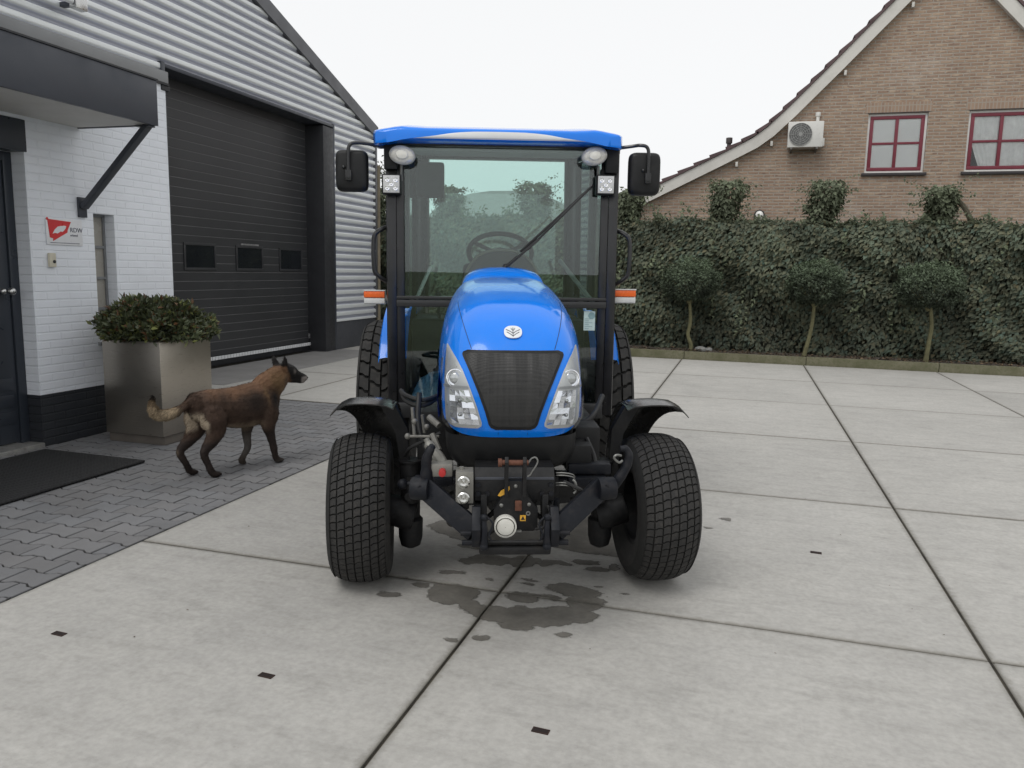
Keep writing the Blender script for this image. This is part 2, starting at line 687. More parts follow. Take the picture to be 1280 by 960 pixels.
stain_list = [(-1.21, 3.14, .125, .11, .3), (-1.11, 3.05, .05, .06, .3), (-.98, 3.0, .13, .07, .35), (-.80, 3.03, .17, .085, .4), (-.66, 3.10, .12, .08, .35),
              (-.70, 3.35, .13, .075, .35), (-.62, 3.24, .10, .08, .35), (-.9, 3.2, .085, .055, .2), (-.86, 2.93, .07, .045, .3), (-.80, 3.24, .05, .02, .3),
              (-.945, 2.79, .033, .022, .15), (-.65, 2.9, .035, .022, .15), (-1.06, 2.72, .03, .02, .2),
              (-1.18, 3.60, .12, .075, .35), (-1.27, 3.54, .06, .04, .3), (-1.02, 3.63, .085, .085, .3), (-.86, 3.66, .09, .035, .35), (-.9, 3.62, .04, .03, .3), (-.72, 3.72, .06, .03, .2),
              (-1.32, 3.37, .065, .03, .3), (-1.39, 3.19, .055, .024, .25), (-1.48, 3.04, .04, .025, .25), (-.64, 3.64, .06, .033, .3), (-.565, 3.70, .035, .05, .3),
              (-.6, 3.45, .02, .012, .2), (-1.1, 3.35, .025, .014, .2), (-.92, 3.36, .04, .016, .3), (-.92, 3.42, .035, .014, .3), (-.47, 3.4, .03, .012, .2), (-1.0, 2.98, .03, .05, .3),
              (-1.34, 3.75, .07, .03, .3), (-1.45, 4.0, .24, .14, .35), (-.60, 4.02, .22, .12, .35), (-1.3, 4.2, .2, .2, .3), (-.75, 4.3, .2, .15, .3),
              (-.28, 4.75, .06, .03, .3), (-.05, 4.7, .05, .02, .3), (-.16, 4.5, .03, .012, .2), (-1.5, 3.25, .02, .01, .2),
              (-1.12, 3.84, .06, .03, .25), (-.78, 3.95, .05, .028, .25),
              (-1.30, 4.0, .34, .20, .3), (-.72, 4.05, .34, .22, .3), (-1.05, 4.25, .5, .28, .3), (-1.5, 4.4, .3, .25, .3), (-.85, 4.55, .45, .25, .3)]  # broad damp patches, also darkening the ground for the tractor's shade
gx = sorted(set([round(-1.95 + .011 * k, 4) for k in range(178)]) - {None})
gy = [round(2.62 + .011 * k, 4) for k in range(216)]
JX, JY = (-1.002, -.988), (3.2325, 3.2415)
gx = sorted([x for x in gx if not JX[0] - .004 < x < JX[1] + .004] + list(JX))
gy = sorted([y for y in gy if not JY[0] - .004 < y < JY[1] + .004] + list(JY))
wet = np.zeros((len(gx), len(gy)), np.float32)
for ix, x in enumerate(gx):
    for iy, y in enumerate(gy):
        wx = x - .028 + .030 * noise.fractal(Vector((x * 9, y * 9, 3.1)), 1, 2, 4)
        wy = y + .030 * noise.fractal(Vector((x * 9, y * 9, 7.7)), 1, 2, 4)
        best = 0
        for cx_, cy_, rx_, ry_, rg in stain_list:
            if abs(wx - cx_) < rx_ * 1.7 and abs(wy - cy_) < ry_ * 1.7:
                d = math.sqrt(((wx - cx_) / rx_) ** 2 + ((wy - cy_) / ry_) ** 2)
                soft = .018 / min(rx_, ry_) + .06
                best = max(best, min(1, max(0, (.93 + soft - d) / (2 * soft))))
        wet[ix, iy] = best
b = B()
tl = b.b.verts.layers.float_color.new('tint')
wl_ = b.b.verts.layers.float.new('wet')
vmap = {}


def wv(ix, iy):
    if (ix, iy) not in vmap:
        v = b.b.verts.new((gx[ix], gy[iy], .0022))
        v[tl] = (1, 1, 1, 1)
        v[wl_] = float(wet[ix, iy])
        vmap[(ix, iy)] = v
    return vmap[(ix, iy)]


for ix in range(len(gx) - 1):
    if abs(gx[ix] - JX[0]) < 1e-6:
        continue
    for iy in range(len(gy) - 1):
        if abs(gy[iy] - JY[0]) < 1e-6 or wet[ix:ix + 2, iy:iy + 2].max() <= 0:
            continue
        b.b.faces.new((wv(ix, iy), wv(ix + 1, iy), wv(ix + 1, iy + 1), wv(ix, iy + 1)))
struct(b.build('water_stain', M_wet, smooth=False, recalc=False))

# ------------------------------------------------------------------ block paving
M_pav = simple('paving block', (.172, .172, .176), .85, var=.12, vs=2.0, bump=.3, bs=160, tint='tint', dirt=.35, dirtcol=(.10, .10, .10))
b = B()
tl = b.b.verts.layers.float_color.new('tint')
PL, PW, PD = .205, .140, .011           # length along Y, width along X, interlock depth


def tooth(s):
    s = s % 1.0                         # 0 at the block's centre
    a = min(s, 1 - s)
    return -PD if a < .17 else (PD if a > .33 else -PD + 2 * PD * (a - .17) / .16)


px0, px1, py0, py1 = -5.24, -2.985, -.9, 7.37
nrow = int((py1 - py0) / PW) + 1
for ir in range(nrow):
    yc = py0 + PW * (ir + .5)
    sh = 0 if ir % 2 == 0 else .5
    for jc in range(int((px1 - px0) / PL) + 3):
        xc = px1 - PL * (jc + sh)
        g = .0034
        ss = [-.5 + g / PL, -.34, -.17, .17, .34, .5 - g / PL]
        top_e = [(xc + s_ * PL, yc + PW / 2 - g + tooth(s_)) for s_ in ss]
        bot_e = [(xc + s_ * PL, yc - PW / 2 + g - tooth(s_)) for s_ in ss[::-1]]
        poly = [(min(max(x, px0), px1 - .004), min(max(y, py0), py1)) for x, y in bot_e + top_e]
        if max(p[0] for p in poly) - min(p[0] for p in poly) < .012:
            continue
        # drop coincident points left by the clipping
        pl2 = []
        for q in poly:
            if not pl2 or math.dist(q, pl2[-1]) > 1e-4:
                pl2.append(q)
        if math.dist(pl2[0], pl2[-1]) < 1e-4:
            pl2.pop()
        if len(pl2) < 3:
            continue
        poly = pl2
        z = -.002 + random.uniform(-.0018, .0018)
        tn = random.uniform(.91, 1.09)
        tw = random.uniform(-.015, .015)
        cxp = sum(p[0] for p in poly) / len(poly)
        cyp = sum(p[1] for p in poly) / len(poly)
        rings = []
        for inset, zz, tk in ((0, -.03, .35), (0, z - .005, .4), (.0045, z, .98)):
            ring = []
            for x, y in poly:
                dx, dy = x - cxp, y - cyp
                q = b.b.verts.new((x - math.copysign(min(abs(dx), inset), dx), y - math.copysign(min(abs(dy), inset), dy), zz))
                q[tl] = (tn * tk * (1 + tw), tn * tk, tn * tk * (1 - tw), 1)
                ring.append(q)
            rings.append(ring)
        n = len(poly)
        for r0, r1 in zip(rings, rings[1:]):
            for k in range(n):
                b.b.faces.new((r0[k], r0[(k + 1) % n], r1[(k + 1) % n], r1[k]))
        b.b.faces.new(rings[-1])
struct(b.build('paving', M_pav, smooth=False))
M_joint = simple('joint sand', (.03, .03, .028), .95)
b = B()
b.box(-9, -2.985, -1.0, 7.39, -.05, -.0115)
struct(b.build('paving_bed', M_joint, smooth=False))
# darker apron in front of the overhead door
M_apron = simple('apron concrete', (.20, .195, .19), .85, var=.12, vs=2, bump=.2, bs=80)
b = B()
b.box(-7.1, -6.02, 8.0, 12.42, -.05, .006, .004)
struct(b.build('apron', M_apron, smooth=False))

# ------------------------------------------------------------------ kerb and bed
m = NT('mossy kerb')
co = m.objco()
c = m.mix(m.ramp(m.noise(co, 4, 6), .35, .65), (.10, .098, .055), (.16, .15, .10))
c = m.mix(m.ramp(m.noise(co, 30, 4), .45, .7, 0, .6), c, (.075, .085, .035))
m.set(Base_Color=c, Roughness=.9, Normal=m.bump(m.noise(co, 60, 5), .4, .01))
M_kerb = m.m
b = B()
x = -8.9
while x < 14.5:
    b.box(x + .004, x + 1.985 - .004, KERB_Y + .008, KERB_Y + .11, -.3, .135 + random.uniform(-.004, .004), .008)
    x += 1.985
struct(b.build('kerb', M_kerb))
b = B()
pts = []
for i in range(120):
    row = []
    for j in range(8):
        X = -11 + 26 * i / 119
        Y = KERB_Y + .09 + j * .55
        row.append((X, Y, .10 + .03 * noise.fractal(Vector((X * 3, Y * 3, 0)), 1, 2, 4) + .01 * j))
    pts.append(row)
b.grid(pts)
struct(b.build('planting_bed', M_soil))
# leaf litter on the bed
n = 2600
P = np.stack([rng.uniform(-8.5, 8, n), KERB_Y + .1 + rng.beta(1.2, 2, n) * .9, np.full(n, .125) + rng.uniform(0, .02, n)], 1)
A = np.stack([rng.normal(size=n), rng.normal(size=n), rng.normal(size=n) * .25], 1)
Nn = np.stack([rng.normal(size=n) * .3, rng.normal(size=n) * .3, np.ones(n)], 1)
tn = rng.uniform(.4, 1.3, (n, 1)) * np.where(rng.random((n, 1)) < .15, 2.0, 1.0)
tcol = tn * np.array([[1.0, .82, .66]])
V, F, T = leaf_mesh(P, A, Nn, rng.uniform(.03, .075, n), rng.uniform(.02, .045, n), tcol)
o = from_np('leaf_litter', V, F, leaf_mat('dead leaf', (.09, .075, .055), .8, .1), tint=T)
struct(o, 'stuff')
# a few crumbs and fallen leaves on the yard
n = 170
P = np.stack([rng.uniform(-2.8, 4.5, n), rng.uniform(1.6, 13.4, n), np.full(n, .004)], 1)
P[:10, 1] = KERB_Y - rng.uniform(.05, .5, 10)
A = np.stack([rng.normal(size=n), rng.normal(size=n), np.zeros(n)], 1)
Nn = np.tile([[0, 0, 1.]], (n, 1))
V, F, T = leaf_mesh(P, A, Nn, rng.uniform(.004, .016, n), rng.uniform(.003, .008, n), rng.uniform(.3, 1.2, (n, 1)) * np.array([[1, .8, .6]]), .05)
o = from_np('yard_debris', V, F, leaf_mat('crumb', (.10, .07, .05), .9, 0), tint=T)
struct(o, 'stuff')

# ================================================================== INDUSTRIAL BUILDING
def brick_mat(name, u, cols, mortar, scale=(.215, .0635), msize=.009, bumpd=.006, rough=.85, blotch=None, offset=(0, 0)):
    m = NT(name)
    uv, pos, _ = axis_co(m, u, 'Z')
    br = m.n('ShaderNodeTexBrick')
    br.offset = .5
    br.inputs['Scale'].default_value = 1
    br.inputs['Brick Width'].default_value = scale[0]
    br.inputs['Row Height'].default_value = scale[1]
    br.inputs['Mortar Size'].default_value = msize
    br.inputs['Mortar Smooth'].default_value = .4
    br.inputs['Bias'].default_value = 0
    br.inputs['Color1'].default_value = cols[0] + (1,)
    br.inputs['Color2'].default_value = cols[1] + (1,)
    br.inputs['Mortar'].default_value = mortar + (1,)
    # wobble the courses slightly
    nz = m.n('ShaderNodeTexNoise')
    nz.inputs['Scale'].default_value = 4
    m.l(pos, nz.inputs['Vector'])
    v = m.n('ShaderNodeVectorMath', operation='MULTIPLY_ADD')
    m.l(nz.outputs['Color'], v.inputs[0])
    v.inputs[1].default_value = (.008, .008, 0)
    m.l(uv, v.inputs[2])
    m.l(v.outputs[0], br.inputs['Vector'])
    c = br.outputs['Color']
    # per-patch variation, different in courses
    sc = m.n('ShaderNodeMapping')
    sc.inputs['Scale'].default_value = (4.6, 15.7, 1)
    m.l(uv, sc.inputs['Vector'])
    n1 = m.noise(sc.outputs[0], 1.0, 3, .6)
    if len(cols) > 2:
        c2 = m.mix(m.ramp(n1, .54, .60), c, cols[2])
        c2 = m.mix(m.ramp(m.noise(sc.outputs[0], 1.7, 2, .5), .60, .66, 0, .8), c2, cols[3])
        c = m.mix(br.outputs['Fac'], c2, mortar)
    n2 = m.noise(pos, 1.1, 5, .6)
    c = m.mix(m.ramp(n2, .3, .7), c, m.mix(1.0, c, (.86, .86, .86), 'MULTIPLY'))
    if blotch:
        c = m.mix(m.ramp(m.noise(pos, .9, 6, .7), .56, .72, 0, blotch[1]), c, blotch[0])
    h = m.math('SUBTRACT', 1.0, br.outputs['Fac'])
    h2 = m.math('MULTIPLY_ADD', m.noise(pos, 35, 4, .6), .35)
    m.t.nodes[-1].inputs[2].default_value = 0
    hh = m.math('ADD', h, h2)
    m.set(Base_Color=c, Roughness=rough, Normal=m.bump(hh, .8, bumpd))
    return m.m


WB, WB2, WM = (.86, .89, .945), (.87, .90, .95), (.85, .88, .935)
M_wbrick = brick_mat('white painted brick', 'Y', (WB, WB2), WM, (.215, .064), .008, .0032, .6)
M_wbrick_x = brick_mat('white painted brick return', 'X', (WB, WB2), WM, (.215, .064), .007, .008, .6)
M_pl = brick_mat('grey painted plinth brick', 'Y', ((.026, .029, .035), (.03, .033, .04)), (.022, .025, .03), (.215, .064), .007, .008, .55)
M_anth = simple('anthracite steel', (.042, .047, .060), .42, var=.06, vs=2, bump=.05, bs=120)
M_trim = simple('grey flashing', (.11, .112, .122), .4, .2, .1, 1.5)
M_grey = simple('mid grey trim', (.22, .225, .23), .45, .1, .08, 2)
M_soffit = simple('white soffit panel', (.62, .61, .58), .6, var=.08, vs=1.2, dirt=.25, dirtcol=(.45, .43, .4))
M_dark = simple('dark opening', (.012, .013, .016), .4)
m = NT('galvanised cladding')
uv, pos, sp = axis_co(m, 'Y', 'Z')
c = m.mix(m.ramp(m.noise(pos, .8, 4), .3, .7), (.76, .77, .78), (.84, .85, .85))
mpn = m.n('ShaderNodeMapping')
mpn.inputs['Scale'].default_value = (1, 14, 1)
m.l(pos, mpn.inputs['Vector'])
c = m.mix(m.ramp(m.noise(mpn.outputs[0], 3, 5, .7), .55, .8, 0, .25), c, (.60, .605, .61))
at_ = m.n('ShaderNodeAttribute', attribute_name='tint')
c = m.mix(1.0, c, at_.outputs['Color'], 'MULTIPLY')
m.set(Base_Color=c, Metallic=.25, Roughness=m.ramp(m.noise(pos, 5, 4), .3, .7, .30, .45))
M_clad = m.m

bld = thing('industrial_building', 'grey corrugated workshop with white brick entrance block and dark roller door', 'building', (-6.9, 8, 0))
BL = Vector((-6.9, 8, 0))
OFF = Matrix.Translation(-BL)


class W(B):
    """builder whose coordinates are world coordinates, parented to the building"""
    def build(self, name, mat, parent=None, **k):
        par = parent or bld
        o = par
        off = Vector((0, 0, 0))
        while o is not None:
            off += o.location
            o = o.parent
        for v in self.b.verts:
            v.co -= off
        return B.build(self, name, mat, par, **k)


XB, XC = -5.24, -6.9
Z_PL, Z_TOP = .41, 3.07
DY0, DY1, DZ = 3.62, 4.715, 2.257      # entrance opening
WY0, WY1, WZ0, WZ1 = 5.335, 5.56, .78, 1.853
b = W()
b.box(XB - .3, XB, DY1, WY0, Z_PL, Z_TOP)
b.box(XB - .3, XB, WY1, 6.255, Z_PL, Z_TOP)
b.box(XB - .3, XB, WY0, WY1, Z_PL, WZ0)
b.box(XB - .3, XB, WY0, WY1, WZ1, Z_TOP)
b.box(XB - .3, XB, 1.0, DY0, Z_PL, Z_TOP)
b.box(XB - .3, XB, DY0, DY1, DZ + .235, Z_TOP)
b.build('brick_wall', M_wbrick, smooth=False)
b = W()
b.box(XC + .02, XB - .301, 6.0, 6.254, Z_PL, Z_TOP)
b.build('return_wall', M_wbrick_x, smooth=False)
b = W()
b.box(XB - .3, XB - .002, DY1 + .002, 6.253, -.03, Z_PL - .001)
b.box(XB - .3, XB - .002, 1.0, DY0 - .002, -.03, Z_PL - .001)
b.box(XC + .02, XB - .302, 6.0, 6.252, -.03, Z_PL - .001)
b.build('plinth', M_pl, smooth=False)
b = W()
b.box(XC + .01, XB + .02, 1.0, 6.28, Z_TOP + .002, Z_TOP + .125, .006)
b.build('roof_trim', M_grey)
b = W()
b.box(XC + .01, XB + .024, 1.0, 6.285, Z_TOP + .001, Z_TOP + .022)
b.box(XB - .05, XB + .012, 6.20, 6.30, Z_TOP - .045, Z_TOP + .001, .004)
b.build('trim_joint', M_dark, smooth=False)

# canopy
XF, CY1, CZ0, CZ1 = -4.475, 5.25, 2.512, 2.850
b = W()
b.box(XF - .03, XF, 1.0, CY1, CZ0, CZ1, .003)
b.box(XB + .003, XF - .031, CY1 - .03, CY1, CZ0, CZ1, .003)
b.box(XB + .003, XF - .031, 1.0, CY1 - .031, CZ1 - .05, CZ1 - .004)
can = b.build('canopy', M_anth)
b = W()
b.box(XB + .004, XF - .032, 1.0, CY1 - .032, CZ0 + .006, CZ0 + .03)
b.build('soffit', M_soffit, can, smooth=False)
b = W()
b.box(XB + .003, XF + .008, 1.0, CY1 + .008, CZ1 + .001, CZ1 + .014)
b.build('coping', M_dark, can, smooth=False)
b = W()
b.bar((XB + .03, CY1 - .035, 1.89), (XF - .07, CY1 - .035, CZ0 + .0), .04, .065, .004, up=(0, 1, 0))
b.box(XB + .002, XB + .022, CY1 - .075, CY1 + .005, 1.81, 1.97, .003)
b.box(XF - .16, XF - .03, CY1 - .075, CY1 + .0, CZ0 - .012, CZ0 - .001, .002)
b.build('brace', M_anth, can)

# entrance door
M_door = simple('anthracite door paint', (.030, .036, .047), .35, var=.06, vs=3)
M_glassdark = simple('dark door glass', (.012, .014, .017), .06, var=.05, spec=.6)
M_steel = simple('brushed stainless', (.55, .55, .54), .28, 1, .06, 20)
XD = XB - .125
b = W()
b.box(XD - .06, XD, DY1 - .075, DY1 - .001, .02, DZ - .001, .004)
b.box(XD - .06, XD, DY0 + .001, DY0 + .075, .02, DZ - .001, .004)
b.box(XD - .06, XD, DY0 + .076, DY1 - .076, DZ - .07, DZ - .001, .004)
b.box(XD + .001, XB + .006, DY0 - .02, DY1 + .022, DZ, DZ + .232, .004)
ed = b.build('entrance_door', M_door)
b = W()
dl0, dl1 = DY0 + .08, DY1 - .08
b.box(XD - .055, XD - .012, dl0, dl0 + .11, .05, DZ - .075, .004)
b.box(XD - .055, XD - .012, dl1 - .17, dl1, .05, DZ - .075, .004)
b.box(XD - .055, XD - .012, dl0 + .111, dl1 - .171, .05, .62, .004)
b.box(XD - .055, XD - .012, dl0 + .111, dl1 - .171, DZ - .2, DZ - .075, .004)
for z in (.2, .33, .46):
    b.box(XD - .0125, XD - .006, dl0 + .13, dl1 - .03, z, z + .095, .003)
b.build('door_leaf', M_door, ed)
b = W()
b.box(XD - .045, XD - .03, dl0 + .112, dl1 - .172, .621, DZ - .201)
b.build('glass', M_glassdark, ed, smooth=False)
b = W()
b.cyl((XD - .012, dl1 - .05, 1.22), (XD + .055, dl1 - .05, 1.22), .011)
b.sphere((XD + .065, dl1 - .05, 1.22), .03, 14)
b.cyl((XD - .012, dl1 - .1, 1.22), (XD + .03, dl1 - .1, 1.22), .022)
b.sphere((XD + .04, dl1 - .1, 1.22), .024, 14)
b.build('handle', M_steel, ed)
b = W()
b.box(XD - .06, XB + .02, DY0 + .001, DY1 - .001, -.02, .035, .006)
b.build('threshold', simple('worn aluminium sill', (.36, .355, .34), .5, .5, .25, 12, dirt=.6), ed)

# narrow window
M_frost = simple('frosted pane', (.36, .34, .30), .25, var=.08, vs=2, spec=.5)
b = W()
xw = XB - .10
b.box(xw - .04, xw, WY0 + .001, WY0 + .022, WZ0 + .001, WZ1 - .001)
b.box(xw - .04, xw, WY1 - .022, WY1 - .001, WZ0 + .001, WZ1 - .001)
for k in range(5):
    z = WZ0 + .012 + (WZ1 - WZ0 - .024) * k / 4
    b.box(xw - .04, xw + .002, WY0 + .0225, WY1 - .0225, z - .011, z + .011)
wn = b.build('slit_window', M_grey, smooth=False)
b = W()
b.box(xw - .03, xw - .015, WY0 + .01, WY1 - .01, WZ0 + .01, WZ1 - .01)
b.build('pane', M_frost, wn, smooth=False)
b = W()
b.box(XB - .1, XB + .03, WY0 - .02, WY1 + .02, WZ0 - .03, WZ0 - .002, .004)
b.build('sill', M_grey, wn)

# corrugated cladding
GY0, GY1 = 8.20, 12.22                  # overhead door opening
GZ = 3.80
EY, EZ = 13.85, 3.99
SL = 1.21 / 3.6                         # roof slope
RIDGE = 6.2
ytop = lambda z: EY - (z - EZ) / SL
pitch, amp, ns = .1265, .025, 22
zs = np.arange(.50, 7.0, pitch / ns)
b = W()
tlc = b.b.verts.layers.float_color.new('tint')


def clad_x(z):
    p = (z / pitch) % 1.0
    # broad crest, narrower valley
    return XC + amp * math.tanh(2.6 * (math.cos(2 * math.pi * p) + .30))


def strip(y0f, y1f, zlo, zhi):
    prev = None
    for z in zs:
        if z < zlo or z > zhi:
            continue
        a, c = y0f(z), y1f(z)
        if c - a < .05:
            break
        x = clad_x(z)
        row = [b.b.verts.new((x, a, z)), b.b.verts.new((x, c, z))]
        dk = .55 + .45 * min(1, max(0, (x - XC + amp * .75) / (amp * 1.2)))  # valley shade painted into the vertex colour, bluer than the crests
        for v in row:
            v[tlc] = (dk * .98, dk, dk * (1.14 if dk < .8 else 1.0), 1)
        if prev:
            b.b.faces.new((prev[0], prev[1], row[1], row[0]))
        prev = row


yl = lambda z: max(0.2, 2 * RIDGE - ytop(z)) if z > EZ else .2
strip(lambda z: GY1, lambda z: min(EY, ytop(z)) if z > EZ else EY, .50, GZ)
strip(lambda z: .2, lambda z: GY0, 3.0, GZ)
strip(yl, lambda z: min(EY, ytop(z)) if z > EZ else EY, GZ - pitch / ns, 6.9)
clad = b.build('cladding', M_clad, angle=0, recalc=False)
b = W()
b.box(XC - .3, XC - .03, GY1 + .2, EY - .01, .2, EZ)
b.box(XC - 14, XC - .31, EY - .25, EY - .01, .1, EZ - .1)
b.build('side_wall', M_trim, smooth=False)
# dark base under the cladding
b = W()
b.box(XC - .25, XC + .005, GY1, EY - .005, -.03, .50, .004)
b.build('base_panel', simple('dark concrete base', (.055, .058, .066), .7, var=.1, vs=3, bump=.2, bs=60))
# verge flashing along the gable and roof
b = W()
ridge_z = EZ + (EY - RIDGE) * SL
for (y0, z0), (y1, z1) in (((EY + .04, EZ), (RIDGE, ridge_z + .012)), ((2 * RIDGE - EY, EZ), (RIDGE, ridge_z))):
    poly = [(y0, z0 - .13), (y0, z0 + .09), (y1, z1 + .09), (y1, z1 - .13)]
    b.prism(poly, lambda u, v, d: (d, u, v), XC - .05, XC + .055)
b.build('verge_trim', M_trim, smooth=False)
b = W()
for (y0, z0), (y1, z1) in (((EY + .03, EZ - .02), (RIDGE, ridge_z - .01)), ((2 * RIDGE - EY, EZ - .02), (RIDGE, ridge_z - .02))):
    b.prism([(y0, z0), (y0, z0 + .07), (y1, z1 + .07), (y1, z1)], lambda u, v, d: (d, u, v), XC - 14, XC - .051)
b.build('roof', M_trim, smooth=False)
b = W()
b.box(XC - .05, XC + .035, EY - .035, EY + .03, .5, EZ - .131, .004)
b.build('corner_trim', M_trim)
M_tan = simple('weathered tan post', (.20, .17, .12), .8, var=.2, vs=5)
b = W()
b.cyl((XC + .01, EY + .10, .0), (XC + .01, EY + .10, EZ - .6), .045)
b.build('downpipe', M_tan)

# overhead door
XO = -7.2
M_odoor = simple('overhead door panel', (.034, .035, .038), .4, var=.08, vs=1.2, rvar=.05)
M_groove = simple('door groove', (.115, .115, .118), .4, var=.2, vs=2)
b = W()
z = .12
SEC = .1225
dw = [(8.846, 9.437), (9.961, 10.564), (11.075, 11.679)]
WZa, WZb = 1.405, 1.705
while z < GZ + .1:
    b.box(XO - .04, XO + random.uniform(-.001, .001), GY0 - .05, GY1 - .0, z + .0045, min(z + SEC, GZ + .12) - .0045, .003, seg=1)
    z += SEC
od = b.build('overhead_door', M_odoor)
b = W()
b.box(XO - .04, XO - .0045, GY0 - .05, GY1, .12, GZ + .11)
b.build('groove', M_groove, od, smooth=False)
for y0, y1 in dw:
    b = W()
    t = .035
    b.box(XO, XO + .014, y0 - t, y1 + t, WZb, WZb + t, .003)
    b.box(XO, XO + .014, y0 - t, y1 + t, WZa - t, WZa, .003)
    b.box(XO, XO + .014, y0 - t, y0, WZa, WZb, .003)
    b.box(XO, XO + .014, y1, y1 + t, WZa, WZb, .003)
    wf = b.build('door_window', M_odoor, od)
    b = W()
    b.box(XO + .001, XO + .006, y0, y1, WZa, WZb)
    b.build('pane', M_glassdark, wf, smooth=False)
b = W()
b.box(XO + .001, XO + .03, GY0 - .04, GY1 - .002, .025, .105, .004)
b.build('bottom_seal', M_dark, od)
b = W()
k = GY0
while k < GY1 - .06:
    b.box(XO + .031, XO + .036, k, k + .062, .106, .158, .002, seg=1)
    k += .068
b.build('white_edge_strip', simple('white plastic strip', (.62, .63, .64), .5, var=.1, vs=8), od)
b = W()
b.box(XO + .002, XO + .03, 11.86, 12.03, .225, .31, .006)
b.build('lift_handle', simple('grey plastic', (.14, .14, .145), .5), od)
b = W()
b.box(XO + .002, XO + .006, 10.05, 10.5, 1.745, 1.77)
b.build('door_sticker', simple('faded sticker', (.16, .16, .16), .6, var=.5, vs=30), od, smooth=False)
b = W()
b.box(XO - .1, XC + .035, GY1 - .001, GY1 + .05, 0, GZ + .05, .004)
b.box(XO - .1, XC + .04, GY0 - .06, GY0 - .0, 0, GZ + .05, .004)
b.box(XO - .05, XC + .035, GY0 + .0, GY1 - .002, GZ - .01, GZ + .035, .004)
b.build('door_frame', M_anth)
b = W()
b.box(XO - .1, XC + .035, GY1 - .33, GY1 - .002, -.02, GZ - .031, .004)
b.build('door_reveal', simple('dark reveal', (.028, .029, .033), .5), smooth=True)

# fixture high on the cladding
fl = thing('wall_lamp', 'long white tube lamp mounted high on the corrugated wall', 'lamp', (XC + .1, 6.42, 4.02))
M_wht = simple('white lamp body', (.75, .76, .78), .35, var=.05)
b = B()
b.cyl((.12, -.55, .03), (.12, .26, .03), .032)
b.build('tube', M_wht, fl)
b = B()
b.box(.075, .165, .27, .42, -.035, .085, .012)
b.build('end_cap', M_steel, fl)
b = B()
b.box(-.08, .09, .30, .36, .0, .045, .004)
b.box(-.08, .09, -.36, -.30, .0, .045, .004)
b.split('bracket', M_anth, fl)

# ------------------------------------------------------------------ sign and bell
sg = thing('wall_sign', 'small white RDW sign with red flag shape beside the entrance door', 'sign', (XB, 4.86, 1.58))
M_swhite = simple('sign white', (.76, .77, .79), .35, var=.03)
M_sred = simple('sign red', (.62, .035, .04), .35, var=.05)
M_stxt = simple('sign text', (.10, .10, .14), .5, var=.05)


def yz(x):
    return lambda u, v, d: (x + d, u, v)


b = B()
b.box(.002, .010, .0, .345, .0, .205, .002)
b.build('plate', M_swhite, sg)
b = B()
b.prism([(.012, .197), (.235, .185), (.20, .122), (.195, .10), (.055, .028), (.058, .048), (.028, .055)], yz(.0105), 0, .002)
b.sphere((.0115, .012, .198), (.002, .012, .012), 12)
b.build('red_flag', M_sred, sg, smooth=False)
b = B()
b.prism([(.052, .085), (.075, .118), (.105, .142), (.135, .148), (.165, .152), (.185, .150), (.178, .132), (.16, .112), (.145, .102), (.13, .106), (.10, .088), (.075, .092)], yz(.0127), 0, .0015)
b.build('white_arrow', M_swhite, sg, smooth=False)


def text_mesh(name, txt, size, mat, parent, M, ext=.0006):
    cu = bpy.data.curves.new(name, 'FONT')
    cu.body = txt
    cu.size = size
    cu.extrude = ext
    cu.resolution_u = 3
    ob = bpy.data.objects.new(name, cu)
    COL.objects.link(ob)
    dg = bpy.context.evaluated_depsgraph_get()
    me = bpy.data.meshes.new_from_object(ob.evaluated_get(dg))
    bpy.data.objects.remove(ob)
    me.transform(M)
    return link(name, me, mat, parent, False)


YZ = Matrix(((0, 0, 1, 0), (1, 0, 0, 0), (0, 1, 0, 0), (0, 0, 0, 1)))   # text x->Y, y->Z
text_mesh('lettering', 'RDW', .052, M_stxt, sg, Matrix.Translation((.0115, .222, .105)) @ YZ)
text_mesh('lettering', 'erkend', .026, M_stxt, sg, Matrix.Translation((.0115, .222, .072)) @ YZ)
b = B()
b.box(.0105, .012, .03, .31, .014, .018)
b.build('rule_line', M_stxt, sg, smooth=False)
bell = thing('doorbell', 'small cream doorbell with black button below the red and white sign', 'doorbell', (XB, 4.89, 1.46))
b = B()
b.box(.002, .028, -.03, .03, -.055, .055, .008)
b.build('housing', simple('cream plastic', (.60, .56, .45), .4), bell)
b = B()
b.cyl((.028, .008, -.012), (.034, .008, -.012), .013, bevel=.002)
b.build('button', M_dark, bell)

# ------------------------------------------------------------------ door mat
m = NT('rubber mat')
co = m.objco()
vo = m.n('ShaderNodeTexVoronoi', feature='F1')
vo.inputs['Scale'].default_value = 34
vo.inputs['Randomness'].default_value = 0
m.l(co, vo.inputs['Vector'])
c = m.mix(m.ramp(vo.outputs['Distance'], .35, .5), (.005, .005, .005), (.018, .018, .019))
m.set(Base_Color=c, Roughness=.75, Normal=m.bump(m.ramp(vo.outputs['Distance'], .3, .5), 1.0, .012))
b = B()
b.box(-.475, .475, -.85, .61, .001, .021, .006)
o = b.build('door_mat', m.m)
o.location = (-4.64, 3.985, 0)
o.rotation_euler = (0, 0, R(-1.0))
tag(o, 'large black honeycomb rubber mat on the grey paving before the door', 'door mat')

